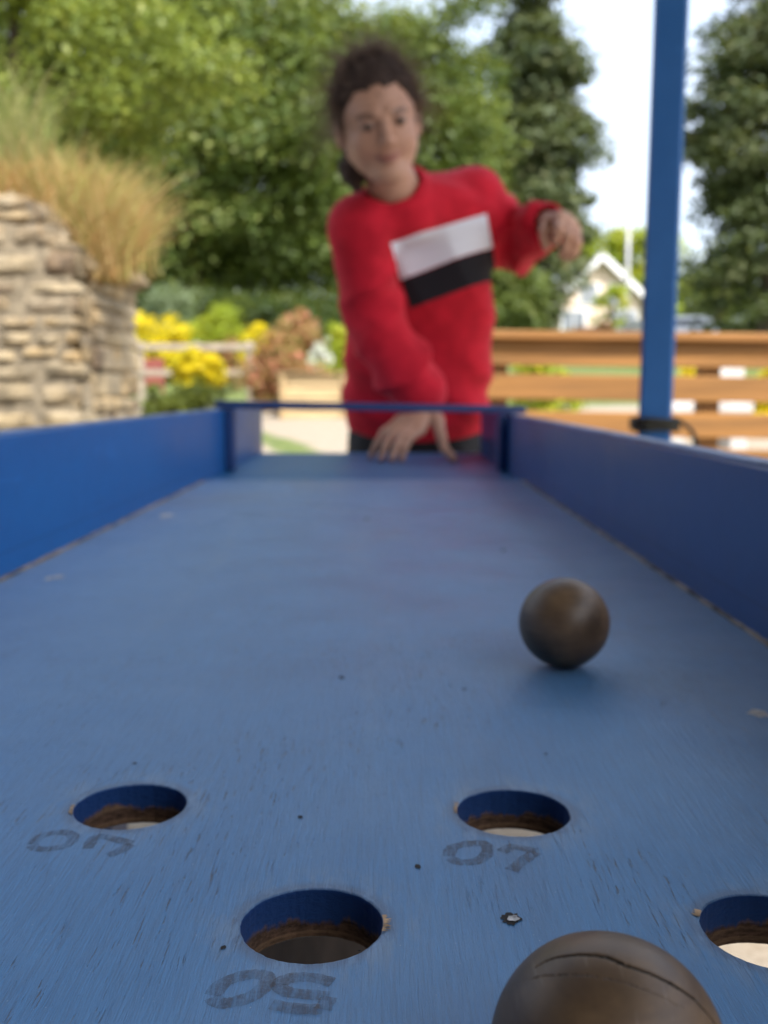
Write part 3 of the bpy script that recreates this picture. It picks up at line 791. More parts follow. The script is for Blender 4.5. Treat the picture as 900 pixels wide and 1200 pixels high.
# ------------------------------------------------------------------ shelter that shades the table, with two unseen walls added to block light
def shelter():
    root = empty('shelter', (.6, 0, 0)); tag(root, 'blue painted shelter post with a roof over the game table', 'shelter')
    Yp = 2.1; pc = P(768, 480, Yp); ptop = P(787, 0, Yp)
    k = (ptop.x-pc.x)/(ptop.z-pc.z)
    x_at = lambda z: pc.x+k*(z-pc.z)
    M_RF = plain('dark_roof_boards', (.10, .08, .06), .8, .2, 4, .3, .004, (.3, 4, 1))
    front = []
    for (x, y, kk) in ((x_at(0), Yp, k), (-1.75, Yp, 0), (x_at(0), -1.7, 0), (-1.75, -1.7, 0)):
        m = MB(); m.bar((x, y, 0), (x+kk*2.9, y, 2.9), .066, .066, None, .006, Vector((math.sin(.25), math.cos(.25), 0)) if kk else Vector((0, 1, 0)))
        m.build('post', M_POST, root)
    for y in (Yp, -1.7):
        m = MB(); m.box((-.6, y, 2.95), (2.7, .06, .1), None, None, .005); m.build('beam', M_POST, root)
    m = MB(); m.box((-.25, .15, 3.025), (3.7, 4.1, .045), None, None, .005); m.build('roof', M_RF, root)
    m = MB()
    for k in range(16): m.box((-.59, -1.76, .09+k*.18), (2.3, .022, .172), None, None, .004)
    m.build('added_rear_wall', M_RF, root)  # unseen wall, added to cut the light from behind the camera
    m = MB()
    for k in range(16): m.box((-1.8, -.4, .09+k*.18), (.022, 2.6, .172), None, None, .004)
    m.build('added_side_wall', M_RF, root)  # unseen wall, added so that little light comes from the left
shelter()
def strap():
    Yp = 2.1; a = P(767, 497, Yp)
    m = MB(); M_K = plain('black_webbing', (.02, .02, .012), .7, .4, 60, .4, .002)
    r = .041; n = 28; root = empty('strap', tuple(a)); tag(root, 'black strap tied round the blue post with its end hanging loose', 'strap')
    ax = a.x-.0005
    for j in range(3):
        pts = []
        for i in range(n+1):
            t = 2*math.pi*i/n; s = max(abs(math.cos(t)), abs(math.sin(t))); q = min(1/s, 1.22)
            pts.append((ax+math.cos(t)*r*q*1.02, Yp+math.sin(t)*r*q*1.02, a.z+(j-1)*.009+.0015*math.sin(3*t+j)))
        m.tube(pts, .0052, 6)
    m.build('binding', M_K, root, True)
    m = MB(); q = [P(788, 492, Yp-.02), P(797, 494, Yp-.03), P(806, 500, Yp-.04), P(812, 507, Yp-.045), P(815, 516, Yp-.045), P(815, 535, Yp-.04)]
    m.tube([tuple(a+Vector((.035, -.035, .006)))]+[tuple(v) for v in q], [.006, .006, .0045, .004, .0045, .0055, .006], 6); m.build('loose_end', M_K, root, True)
strap()

# ------------------------------------------------------------------ the game table
XL, XR = -.266, .195; HL, HR = .100, .091; Y0, YS, Y1 = -.12, 1.49, 2.15; TH = .0135
TABLE = empty('ball_game_table', ((XL+XR)/2, 1.0, 0))
tag(TABLE, 'long blue painted wooden table game with high side boards and round scoring holes', 'game table')
HOLES = [(PB(153, 944), 'forty'), (PB(601.5, 951), 'forty'), (PB(366, 1082), 'fifty'), (PB(908, 1090), 'fifty')]
HR_ = .0181
def board_top():
    cu = bpy.data.curves.new('c', 'CURVE'); cu.dimensions = '2D'; cu.fill_mode = 'BOTH'
    s = cu.splines.new('POLY'); q = [(XL, Y0), (XR, Y0), (XR, YS-.001), (XL, YS-.001)]
    s.points.add(3); s.use_cyclic_u = True
    for i, (x, y) in enumerate(q): s.points[i].co = (x, y, 0, 1)
    for c, _ in HOLES:
        s = cu.splines.new('POLY'); n = 96; s.points.add(n-1); s.use_cyclic_u = True; ph = random.random()*6
        for i in range(n):
            t = 2*math.pi*i/n; r = HR_*(1+.004*math.sin(3*t+ph)+.003*math.sin(11*t+ph))+random.uniform(-1, 1)*.00010
            s.points[i].co = (c.x+r*math.cos(t), c.y+r*math.sin(t), 0, 1)
    cu.extrude = TH/2-.0009; cu.bevel_depth = .0009; cu.bevel_resolution = 3
    tmp = bpy.data.objects.new('tmp', cu); COL.objects.link(tmp); bpy.context.view_layer.update()
    me = bpy.data.meshes.new_from_object(tmp.evaluated_get(bpy.context.evaluated_depsgraph_get()))
    bpy.data.objects.remove(tmp)
    me.name = 'playing_board'; me.transform(Matrix.Translation((0, 0, BZ-TH/2)))
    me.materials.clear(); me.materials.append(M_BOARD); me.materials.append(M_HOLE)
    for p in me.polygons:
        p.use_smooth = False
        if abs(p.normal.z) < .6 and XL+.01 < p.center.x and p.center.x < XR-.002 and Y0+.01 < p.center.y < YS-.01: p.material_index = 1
    return link('playing_board', me, None, TABLE)
# object-space zero for the board shader: the table root is on the ground, so the hole shader reads height from BZ
for nd in M_HOLE.node_tree.nodes:
    if nd.type == 'SEPXYZ':
        pass
bt = board_top()
# shift hole shader height
_t = M_HOLE.node_tree
_sep = [n for n in _t.nodes if n.type == 'SEPXYZ'][0]
_sub = _t.nodes.new('ShaderNodeMath'); _sub.operation = 'SUBTRACT'; _sub.inputs[1].default_value = BZ
for lk in list(_t.links):
    if lk.from_socket == _sep.outputs['Z']:
        to = lk.to_socket; _t.links.remove(lk); _t.links.new(_sub.outputs[0], to)
_t.links.new(_sep.outputs['Z'], _sub.inputs[0])
m = MB(); m.box(((XL+XR)/2, (YS+Y1)/2+.0005, BZ-TH/2-.0004), (XR-XL, Y1-YS, TH), None, None, .002); m.build('landing_board', M_LAND, TABLE)
def side(x, sgn, h, mat):
    m = MB(); t = .016
    zt = BZ+h; zb = BZ-.035
    m.box((x+sgn*t/2, (Y0+Y1)/2, (zt+zb)/2), (t, Y1-Y0, zt-zb), None, None, .002)
    o = m.build('side_board', mat, TABLE)
    return o
side(XL, -1, HL, M_WALL_LIT); side(XR, 1, HR, M_WALL_SHADED)
# worn pale arrises along the top edge of the side boards
M_ARRIS = plain('worn_paint_edge', (.22, .27, .40), .5, .3, 60, .3, .001, (1, .2, 1))
for x, sgn, h in ((XL, -1, HL), (XR, 1, HR)):
    m = MB(); m.box((x+sgn*.008, (Y0+Y1)/2, BZ+h+.0008), (.0135, Y1-Y0-.004, .0022), None, None, .0008); m.build('worn_edge', M_ARRIS, TABLE)
# grimy, chipped joint between board and sides
def joint(x, sgn):
    g = random.Random(5 if sgn > 0 else 6); m = MB(); n = 260; vs = []
    for i in range(n):
        y = Y0+.02+(YS-Y0-.04)*i/(n-1)
        w_ = .0008+(.0042 if sgn < 0 else .0026)*max(0, math.sin(i*.19+sgn))**2*abs(math.sin(i*.37)*math.sin(i*.11+1))*g.random()+.0008*g.random()
        vs += [(x, y, BZ+.0022+.001*g.random()), (x-sgn*w_, y, BZ+.0003)]
    m.add(vs, [(2*i, 2*i+1, 2*i+3, 2*i+2)[::(1 if sgn > 0 else -1)] for i in range(n-1)])
    return m.build('grimy_joint', plain('grimy_bare_wood', (.24, .19, .15), .85, .5, 90, .6, .002, (1, .4, 1)), TABLE)
joint(XL, -1); joint(XR, 1)
# goal frame: two uprights and the rail across the top
YB = 1.66
for x, sgn, h in ((XL, 1, HL), (XR, -1, HR)):
    m = MB(); m.box((x+sgn*.0085, YB, BZ+h/2+.0005), (.016, .024, h), None, None, .002); m.build('upright', M_BAR, TABLE)
a = P(253, 472.5, YB); b = P(616, 481, YB)
za, zb = BZ+HL+.0085, BZ+HR+.0085
m = MB(); m.bar((a.x, YB, za), (b.x, YB, zb), .026, .0125, None, .002); m.build('cross_rail', M_BAR, TABLE)
# frame under the board and legs
m = MB(); m.box(((XL+XR)/2, Y1-.03, BZ-TH-.022), (XR-XL-.002, .022, .04), None, None, .002); m.build('apron', M_BAR, TABLE)
for (x, y) in ((XL+.03, .72), (XR-.03, .72), (XL+.03, 2.0), (XR-.03, 2.0), (XL+.03, -.05), (XR-.03, -.05)):
    m = MB(); m.box((x, y, (BZ-TH)/2-.001), (.04, .04, BZ-TH-.002), None, None, .003); m.build('leg', M_BAR, TABLE)
m = MB(); m.box((-.05, .47, BZ-.225), (.165, .46, .016), Matrix.Rotation(R(6), 3, 'X'), None, .002); m.build('return_tray', plain('brown_tray_wood', (.15, .09, .055), .7, .25, 10, .4, .002, (6, 1, 1)), TABLE)
for x in (-.135, .035):
    m = MB(); m.box((x, .47, BZ-.12), (.010, .03, .2), None, None, .001); m.build('tray_bracket', M_BAR, TABLE)

# painted score numbers, drawn as worn ribbons on the board (they read from the far end)
def ribbon(mb, pts, wd, z):
    P3 = [PB(x, y) for x, y in pts]; n = len(P3)
    # resample smooth
    Q = []
    for i in range(n-1):
        p0 = P3[max(i-1, 0)]; p1 = P3[i]; p2 = P3[i+1]; p3 = P3[min(i+2, n-1)]
        for k in range(6):
            t = k/6; Q.append(.5*((2*p1)+(p2-p0)*t+(2*p0-5*p1+4*p2-p3)*t*t+(3*p1-p0-3*p2+p3)*t**3))
    Q.append(P3[-1]); vs = []
    for i, q in enumerate(Q):
        d = Q[min(i+1, len(Q)-1)]-Q[max(i-1, 0)]; d.normalize(); s = Vector((-d.y, d.x, 0))*wd*(.5+.06*random.uniform(-1, 1))
        vs += [(q.x-s.x, q.y-s.y, z), (q.x+s.x, q.y+s.y, z)]
    mb.add(vs, [(2*i, 2*i+1, 2*i+3, 2*i+2)[::-1] for i in range(len(Q)-1)])
def number(strokes, wd):
    mb = MB()
    for i, s in enumerate(strokes): ribbon(mb, s, wd, BZ+.00012+.00004*i)
    return mb.build('painted_number', M_DIGIT, TABLE)
zero5 = [(249, 1167), (261, 1153), (280, 1145), (299, 1142), (312, 1145), (311, 1155), (297, 1167), (277, 1174), (258, 1176), (249, 1169)]
number([zero5, [(390, 1152), (365, 1146), (340, 1147), (327, 1155), (337, 1163), (361, 1166), (386, 1168)], [(386, 1169), (378, 1184)], [(378, 1184), (347, 1183), (318, 1178)]], .0038)
number([[(38, 990), (47, 981), (65, 976), (82, 977), (86, 983), (78, 991), (60, 995), (43, 995), (38, 991)], [(103, 995), (109, 984), (122, 981), (154, 989)], [(154, 990), (140, 998), (126, 1003)]], .0034)
number([[(526, 1004), (530, 994), (550, 989), (569, 990), (571, 1000), (560, 1009), (540, 1011), (527, 1006)], [(588, 999), (600, 993), (628, 998)], [(628, 999), (612, 1010), (599, 1021)]], .0038)

# bare chips, specks and a sunken screw
def blob(name, px, py, rx, ry, mat_, z=.0002, seed=1, n=14):
    c = PB(px, py); g = random.Random(seed); vs = [(c.x, c.y, BZ+z)]
    ex = abs(PB(px+rx, py).x-c.x); ey = abs(PB(px, py+ry).y-PB(px, py-ry).y)/2
    for i in range(n):
        t = 2*math.pi*i/n; r = g.uniform(.65, 1.1); vs.append((c.x+math.cos(t)*ex*r, c.y+math.sin(t)*ey*r, BZ+z))
    mb = MB(); mb.add(vs, [(0, i+1, (i+1) % n+1) for i in range(n)])
    return mb.build(name, mat_, TABLE)
for i, (x, y, a_, b_) in enumerate([(195, 604, 8, 2.6), (58, 678, 5, 2.6), (68, 676.5, 6.5, 2.4), (888, 836, 14, 5), (645, 0, 0, 0)]):
    if a_: blob('paint_chip', x, y, a_, b_, M_CHIP, .0002, i)
for i, (x, y, a_, b_) in enumerate([(400, 794, 4, 2), (352, 958, 4.5, 2.2), (490, 1016, 4.5, 3), (262, 1111, 3.4, 2.6), (590, 645, 3, 1.2), (158, 895, 3, 1), (421, 1115, 2, 1), (640, 884, 2, 1), (544, 808, 3, 1.2), (430, 608, 4, 1)]):
    blob('grime_speck', x, y, a_, b_, M_SPECK, .0002, 30+i, 9)
blob('screw_recess', 599, 1077, 13, 8, M_SPECK, .0002, 77, 22)
blob('screw_head', 601, 1078, 8.5, 4.0, M_METAL, .0005, 78)
# splintered rims of the holes
g = random.Random(9)
for (c, _), angs in zip(HOLES, ((180, 205), (160, 185), (-12, 12), (150, 160))):
    mb = MB()
    for rng_ in (angs,):
        n = 16
        for i in range(n):
            t = R(rng_[0]+(rng_[1]-rng_[0])*(i+g.random())/n); l = g.uniform(.0004, .0024)*(.35 if _ == 'forty' else .6)
            r0 = HR_-.0006; d = Vector((math.cos(t), math.sin(t), 0)); s = Vector((0, 1, 0))*.00035
            p = c+d*r0; q = c+d*(HR_+l)
            mb.add([(p.x-s.x, p.y-s.y, BZ+.00025), (p.x+s.x, p.y+s.y, BZ+.00025), (q.x+s.x*.4, q.y+s.y*.4, BZ+.0003), (q.x-s.x*.4, q.y-s.y*.4, BZ+.0003)], [(0, 1, 2, 3)])
    mb.build('splintered_rim', M_WOODEDGE, TABLE)

# ------------------------------------------------------------------ the balls
def ball(loc, r, label, cracks, seed):
    me = bpy.data.meshes.new('wooden_ball'); nu, nv = (640, 400) if cracks else (96, 56)
    ph = np.linspace(0, math.pi, nv+1)[1:-1]; th = np.linspace(0, 2*math.pi, nu, endpoint=False)
    T_, Ph = np.meshgrid(th, ph); d = np.stack([np.sin(Ph)*np.cos(T_), np.sin(Ph)*np.sin(T_), np.cos(Ph)], -1).reshape(-1, 3)
    d = np.concatenate([[[0, 0, 1]], d, [[0, 0, -1]]])
    rr = np.full(len(d), r); rr += r*.004*(np.sin(d[:, 0]*5+seed)+np.sin(d[:, 1]*6+1))
    ck = np.zeros(len(d)); cen = Vector(loc); gg = np.random.default_rng(8)
    for (path, width, depth) in cracks:
        pts = []
        for (px, py) in path:            # where the view ray meets the ball
            rd = ray(px, py).normalized(); oc = Vector((0, 0, CAMZ))-cen; b = oc.dot(rd); disc = b*b-(oc.dot(oc)-r*r)
            pts.append(((oc+rd*(-b-math.sqrt(max(disc, 0)))).normalized()))
        e0, e1 = pts[-2], pts[-1]        # let it run on round the far side
        pts += [(e1+(e1-e0)*k*.8).normalized() for k in (1, 2, 3)]
        fine = []
        for a, b in zip(pts, pts[1:]):
            for k in range(16): fine.append(np.array(a.lerp(b, k/14).normalized())+gg.normal(size=3)*.0030)
        fine = np.array(fine); n = len(fine)
        near = np.where((d@fine.mean(0)) > .0)[0]
        for i in range(n-1):
            a, b = fine[i], fine[i+1]; ab = b-a; t = np.clip((d[near]-a)@ab/(ab@ab), 0, 1)
            dist = np.linalg.norm(d[near]-a-t[:, None]*ab, axis=1); q = i/(n-1); wd = width*(.25+.75*min(1, q*3.2)*min(1, (1-q)*6))
            f = np.clip(1.6-1.6*dist/wd, 0, 1); ck[near] = np.maximum(ck[near], f)
        rr -= 0
    rr -= ck*r*.035
    v = d*rr[:, None]; f = []
    for i in range(nu): f.append((0, 1+i, 1+(i+1) % nu))
    for j in range(nv-2):
        for i in range(nu):
            a = 1+j*nu+i; b = 1+j*nu+(i+1) % nu; f.append((a, a+nu, b+nu, b))
    last = len(d)-1; s0 = 1+(nv-2)*nu
    for i in range(nu): f.append((last, s0+(i+1) % nu, s0+i))
    me.from_pydata(v.tolist(), [], f)
    at = me.attributes.new('crack', 'FLOAT', 'POINT'); at.data.foreach_set('value', ck.astype(np.float32))
    me.materials.append(ball_material('turned_wood_'+('cracked' if cracks else 'smooth'), bool(cracks), (seed*.37, seed*.11, seed*.7)))
    me.shade_smooth(); o = bpy.data.objects.new('wooden_ball', me); COL.objects.link(o); o.location = loc
    return tag(o, label, 'ball', 'dark wooden balls on the blue board')
RB = .0212
ball((.0832, .4705, BZ+RB), RB, 'smooth dark brown wooden ball on the board beyond the holes', [], 1)
ball((.0366, .1578, BZ+.0196), .0196, 'brown wooden ball with a long curved crack at the bottom edge of the picture', [
    ([(628, 1134), (640, 1127), (662, 1121), (690, 1119), (710, 1121), (735, 1131), (764, 1141), (793, 1156), (815, 1172), (836, 1197)], .020, .05),
    ([(590, 1165), (605, 1154), (628, 1146), (655, 1143), (685, 1143), (715, 1147), (745, 1155)], .0035, .01)], 4)
# ------------------------------------------------------------------ the girl: implicit surfaces meshed with surface nets
def sdf_mesh(fn, lo, hi, h, B=8, margin=1.9):
    lo = np.array(lo, float); n = (np.ceil((np.array(hi)-lo)/h/B).astype(int))*B
    nb = n//B
    bi = np.stack(np.meshgrid(*[np.arange(k) for k in nb], indexing='ij'), -1).reshape(-1, 3)
    cen = lo+(bi*B+(B-1)/2)*h
    d = fn(cen)
    G = np.empty(tuple(n), np.float32); Gb = G.reshape(nb[0], B, nb[1], B, nb[2], B)
    Gb[...] = np.where(d > 0, 1, -1).reshape(nb)[:, None, :, None, :, None]
    act = bi[np.abs(d) < h*B*.87*margin]
    off = np.stack(np.meshgrid(*[np.arange(B)]*3, indexing='ij'), -1).reshape(-1, 3)
    for s in range(0, len(act), 800):
        a = act[s:s+800]; p = lo+((a*B)[:, None]+off[None])*h
        v = fn(p.reshape(-1, 3)).reshape(len(a), B, B, B)
        Gb[a[:, 0], :, a[:, 1], :, a[:, 2], :] = v
    S = G < 0
    c8 = [(i, j, k) for i in (0, 1) for j in (0, 1) for k in (0, 1)]
    sl = lambda A, c: A[c[0]:A.shape[0]-1+c[0], c[1]:A.shape[1]-1+c[1], c[2]:A.shape[2]-1+c[2]]
    o = np.zeros_like(sl(S, (0, 0, 0))); a_ = np.ones_like(o)
    for c in c8: o |= sl(S, c); a_ &= sl(S, c)
    m = o & ~a_; ci = np.argwhere(m)
    vals = np.stack([G[ci[:, 0]+c[0], ci[:, 1]+c[1], ci[:, 2]+c[2]] for c in c8], 1)
    acc = np.zeros((len(ci), 3)); cnt = np.zeros(len(ci))
    for i, ca in enumerate(c8):
        for j, cb in enumerate(c8):
            if j > i and sum(abs(ca[k]-cb[k]) for k in range(3)) == 1:
                x = (vals[:, i] < 0) != (vals[:, j] < 0); t = vals[:, i]/(vals[:, i]-vals[:, j]+1e-12); t = np.clip(t, 0, 1)
                pnt = np.array(ca)+(np.array(cb)-np.array(ca))*t[:, None]
                acc[x] += pnt[x]; cnt[x] += 1
    V = lo+(ci+acc/cnt[:, None])*h
    idx = np.full(m.shape, -1, np.int32); idx[tuple(ci.T)] = np.arange(len(ci))
    F_ = []
    for ax in range(3):
        u, v = (ax+1) % 3, (ax+2) % 3
        A = [slice(0, -1)]*3; Bq = [slice(0, -1)]*3; A[ax] = slice(0, -1); Bq[ax] = slice(1, None)
        A = list(A); Bq = list(Bq)
        A[u] = Bq[u] = slice(0, None); A[v] = Bq[v] = slice(0, None)
        s0 = S[tuple(A)]; s1 = S[tuple(Bq)]
        e = np.argwhere(s0 != s1); e = e[(e[:, u] > 0) & (e[:, v] > 0) & (e[:, u] < m.shape[u]) & (e[:, v] < m.shape[v])]
        fl = s0[tuple(e.T)]
        def at(du, dv):
            q = e.copy(); q[:, u] -= du; q[:, v] -= dv; return idx[tuple(q.T)]
        q = np.stack([at(1, 1), at(0, 1), at(0, 0), at(1, 0)], 1)
        q[~fl] = q[~fl][:, ::-1]; F_.append(q)
    Q = np.concatenate(F_)
    Q = Q[(Q >= 0).all(1)]
    return V, Q
def to_mesh(name, V, Q, attrs=None):
    me = bpy.data.meshes.new(name); me.vertices.add(len(V)); me.vertices.foreach_set('co', V.astype(np.float32).ravel())
    me.loops.add(len(Q)*4); me.loops.foreach_set('vertex_index', Q.astype(np.int32).ravel())
    me.polygons.add(len(Q)); me.polygons.foreach_set('loop_start', np.arange(0, len(Q)*4, 4, dtype=np.int32))
    me.update(calc_edges=True)
    for k, v in (attrs or {}).items():
        a = me.attributes.new(k, 'FLOAT', 'POINT'); a.data.foreach_set('value', v.astype(np.float32))
    return me
A3 = lambda v: np.array(tuple(v), float)
def smin(a, b, k):
    h = np.clip(.5+.5*(b-a)/k, 0, 1); return b+(a-b)*h-k*h*(1-h)
def smax(a, b, k): return -smin(-a, -b, k)
def cone(p, a, b, ra, rb):
    a = A3(a); b = A3(b); ab = b-a; t = np.clip((p-a)@ab/(ab@ab), 0, 1)
    return np.linalg.norm(p-a-t[:, None]*ab, axis=1)-(ra+(rb-ra)*t)
def ell(p, c, r, M=None):
    q = p-A3(c)
    if M is not None: q = q@M
    r = np.array(r, float); k0 = np.linalg.norm(q/r, axis=1); k1 = np.linalg.norm(q/(r*r), axis=1)+1e-9
    return k0*(k0-1)/k1
def chain(p, pts, rad, k=.012):
    d = None
    for i in range(len(pts)-1):
        e = cone(p, pts[i], pts[i+1], rad[i], rad[i+1]); d = e if d is None else smin(d, e, k)
    return d
def loft(p, secs, pw=2.4):
    """secs: list of (z, xc, yc, half width, half depth) rising"""
    s = np.array(secs); z = p[:, 2]
    xc, yc, hw, hd = (np.interp(z, s[:, 0], s[:, i]) for i in range(1, 5))
    q = (np.abs((p[:, 0]-xc)/hw)**pw+np.abs((p[:, 1]-yc)/hd)**pw)**(1/pw)
    d = (q-1)*np.minimum(hw, hd)
    return np.maximum(d, np.maximum(s[0, 0]-z, z-s[-1, 0]))
def wav(p, f, s): 
    return (np.sin(p[:, 0]*f+s+1.7*np.sin(p[:, 2]*f*.7+s))*np.cos(p[:, 2]*f*1.1-s*2+1.3*np.sin(p[:, 1]*f*.8))+np.sin(p[:, 1]*f*1.3+p[:, 0]*f*.4+s*3))*.5

# ---- head frame: x to the picture's right, y away from the face, z up the head
HC = A3(P(443, 143, 1.82))
roll, nod, turn = R(-11), R(17), R(5)
Mh = (Matrix.Rotation(roll, 3, 'Y') @ Matrix.Rotation(turn, 3, 'Z') @ Matrix.Rotation(nod, 3, 'X'))
MH = np.array(Mh)                      # columns: local axes in world
HS = .94
def hl(p): return ((p-HC)@MH)/HS       # world -> head local
def hw_(q): return HC+MH@(np.array(q, float)*HS)
def head_sdf(p):
    q = hl(p)
    d = ell(q, (0, .012, .032), (.073, .090, .080))
    d = smin(d, ell(q, (0, -.024, -.028), (.058, .062, .072)), .03)
    d = smin(d, ell(q, (0, -.064, -.084), (.020, .020, .017)), .022)
    for s in (-1, 1):
        d = smin(d, cone(q, (s*.047, -.002, -.046), (s*.014, -.060, -.086), .019, .014), .022)
        d = smin(d, ell(q, (s*.034, -.055, -.032), (.022, .020, .022)), .024)
        d = smin(d, cone(q, (s*.014, -.080, .018), (s*.044, -.062, .016), .005, .005), .018)
        d = smax(d, -ell(q, (s*.0290, -.0985, .001), (.017, .0135, .0095)), .010)
        d = smin(d, ell(q, (s*.0290, -.0755, .0005), (.0140, .0118, .0112)), .004)
        # eye opening between the lids
        d = smax(d, -ell(q, (s*.0290, -.088, -.0012), (.0130, .010, .0030)), .0015)
        d = smin(d, ell(q, (s*.074, .012, -.010), (.007, .017, .028), np.array(Matrix.Rotation(R(s*-18), 3, 'Z'))), .007)
        d = smin(d, ell(q, (s*.0095, -.093, -.031), (.0068, .008, .0058)), .005)
    d = smin(d, cone(q, (0, -.084, .006), (0, -.104, -.027), .0054, .0090), .009)
    d = smin(d, ell(q, (0, -.084, -.0530), (.020, .0105, .0048)), .004)
    d = smin(d, ell(q, (0, -.083, -.0625), (.016, .0105, .0055)), .004)
    d = smax(d, -ell(q, (0, -.096, -.0572), (.024, .007, .0013)), .0015)
    return d*HS
NB = A3(P(468, 214, 1.92))              # base of the neck
SR, SL = A3(P(421, 268, 1.93)), A3(P(560, 234, 2.03))
ER = A3(P(436, 372, 1.99)); WR = A3(P(495, 474, 1.955))
EL = A3(P(603, 287, 2.12)); WL = A3(P(641, 262, 1.955))
CH = A3(P(488, 300, 2.05)); BL = A3(P(492, 420, 2.24)); PV = A3(P(491, 520, 2.31))
def tz(py, Y): return P(0, py, Y).z
def tx(px, Y): return P(px, 300, Y).x
# torso of the sweater: (z, xc, yc, half width, half depth)
TS = [(tz(515, 2.29), tx(491, 2.29), 2.290, .146, .100), (tz(503, 2.285), tx(491, 2.29), 2.285, .152, .106), (tz(488, 2.275), tx(490.5, 2.28), 2.277, .163, .115),
      (tz(452, 2.25), tx(491, 2.25), 2.262, .163, .117), (tz(400, 2.2), tx(492, 2.2), 2.215, .156, .112), (tz(350, 2.14), tx(494, 2.14), 2.150, .149, .108),
      (tz(300, 2.08), tx(493, 2.08), 2.085, .144, .104), (tz(268, 2.04), tx(492, 2.04), 2.045, .140, .098), (tz(244, 2.01), tx(490, 2.0), 2.010, .125, .085), (tz(225, 1.98), tx(486, 1.98), 1.985, .085, .065), (tz(213, 1.97), tx(482, 1.97), 1.97, .04, .04)]
def shrink(secs, a): return [(z, x, y, max(.02, w_-a), max(.02, d_-a)) for z, x, y, w_, d_ in secs]
TB = shrink(TS, .020)

FING = {}
def hand_right():
    z0 = BZ+.0072
    def tip(px, Y):
        x = P(px, 543, Y).x; return np.array((x, Y, z0))
    K = {'index': (P(492, 505, 1.890), tip(470, 1.835)), 'middle': (P(484, 499, 1.90), tip(459, 1.832)), 'ring': (P(475, 495, 1.915), tip(446, 1.850)), 'pinky': (P(467, 493, 1.935), tip(434, 1.885))}
    out = []
    for (n, (k, t)), r in zip(K.items(), (.0080, .0082, .0077, .0068)):
        k = A3(k); m = k*.54+t*.46+np.array((-.004, -.004, .010)); e = k*.24+t*.76+np.array((-.002, -.003, .0075))
        out.append(([k, m, e, t], [r*1.12, r*1.0, r*.88, r*.74]))
    b = A3(P(511, 490, 1.925)); j = A3(P(517, 511, 1.89)); i = A3(P(521, 527, 1.868)); t = tip(532, 1.845)
    out.append(([b, j, i, t], [.0125, .0098, .0086, .0072]))
    w_ = A3(P(500, 478, 1.955))
    palm = [(w_, A3(P(492, 503, 1.897)), .019, .0125), (w_, A3(P(484, 498, 1.908)), .019, .0125), (w_, A3(P(476, 495, 1.921)), .018, .012), (w_, A3(P(468, 493, 1.94)), .017, .011), (w_, A3(P(513, 494, 1.92)), .018, .0125)]
    return out, palm
def hand_left():
    D = 1.915
    w_ = WL
    k = [A3(P(656, 254, D-.035)), A3(P(664, 257, D-.03)), A3(P(670, 263, D-.018)), A3(P(674, 270, D))]
    pi = [A3(P(655, 269, D-.062)), A3(P(665, 276, D-.058)), A3(P(674, 281, D-.043)), A3(P(678, 285, D-.02))]
    di = [A3(P(652, 280, D-.055)), A3(P(662, 291, D-.045)), A3(P(670, 295, D-.033)), A3(P(675, 296, D-.012))]
    ti = [A3(P(650, 285, D-.04)), A3(P(658, 299, D-.028)), A3(P(664, 303, D-.018)), A3(P(670, 302, D))]
    out = []
    for a, b, c, d, r in zip(k, pi, di, ti, (.0082, .0085, .0080, .0072)):
        out.append(([a, b, c, d], [r*1.15, r*1.05, r*.92, r*.78]))
    out.append(([A3(P(640, 262, D-.01)), A3(P(637.5, 272, D-.028)), A3(P(638.5, 281, D-.038)), A3(P(640, 289, D-.038))], [.0115, .0095, .0085, .0070]))
    palm = [(w_, x, .0185, .0120) for x in k]+[(w_, A3(P(643, 260, D-.01)), .018, .0125)]
    return out, palm
HRt, HLt = hand_right(), hand_left()
def hand_sdf(p, H):
    fs, palm = H; d = None
    for (a, b, ra, rb) in palm:
        e = cone(p, a, b, ra*.86, rb); d = e if d is None else smin(d, e, .008)
    df = None
    for pts, rad in fs:
        e = chain(p, pts, [k*1.02 for k in rad], .003); df = e if df is None else np.minimum(df, e)
    return smin(d, df, .0055)
HIPR, HIPL = np.array((PV[0]-.075, 2.31, .80)), np.array((PV[0]+.075, 2.31, .80))
KNR, KNL = np.array((PV[0]-.105, 2.30, .44)), np.array((PV[0]+.10, 2.36, .44))
ANR, ANL = np.array((PV[0]-.12, 2.33, .075)), np.array((PV[0]+.115, 2.44, .075))
hb = hw_((0, .035, -.06))
def body_sdf(p):
    out = np.full(len(p), 9.0)
    d = loft(p, TB, 2.2)
    d = smin(d, cone(p, NB+np.array((0, .02, -.03)), hb, .047, .043), .03)
    d = smin(d, head_sdf(p), .014)
    d = smin(d, chain(p, [SR, ER, WR], [.040, .031, .020]), .03)
    d = smin(d, chain(p, [SL, EL, WL], [.040, .031, .0205]), .03)
    d = smin(d, hand_sdf(p, HRt), .008); d = smin(d, hand_sdf(p, HLt), .008)
    d = smin(d, ell(p, (PV[0], 2.31, .80), (.135, .085, .09)), .03)
    for h_, k_, a_ in ((HIPR, KNR, ANR), (HIPL, KNL, ANL)):
        d = smin(d, chain(p, [h_, k_, a_], [.070, .045, .030]), .03)
        d = smin(d, cone(p, a_+np.array((0, .01, -.03)), a_+np.array((0, -.12, -.045)), .026, .022), .02)
    return d
PERSON = empty('person', (PV[0], 2.33, 0))
tag(PERSON, 'girl in a red sweater with a white and black chest stripe leaning over the game', 'person')
V, Q = sdf_mesh(body_sdf, (-.24, 1.66, -.01), (.46, 2.55, 1.58), .0030)
q = hl(V)
def gauss(q, c, r): return np.exp(-(((q-np.array(c))/np.array(r))**2).sum(1))
qc = q.copy(); qc[:, 2] -= 9.0*q[:, 0]**2
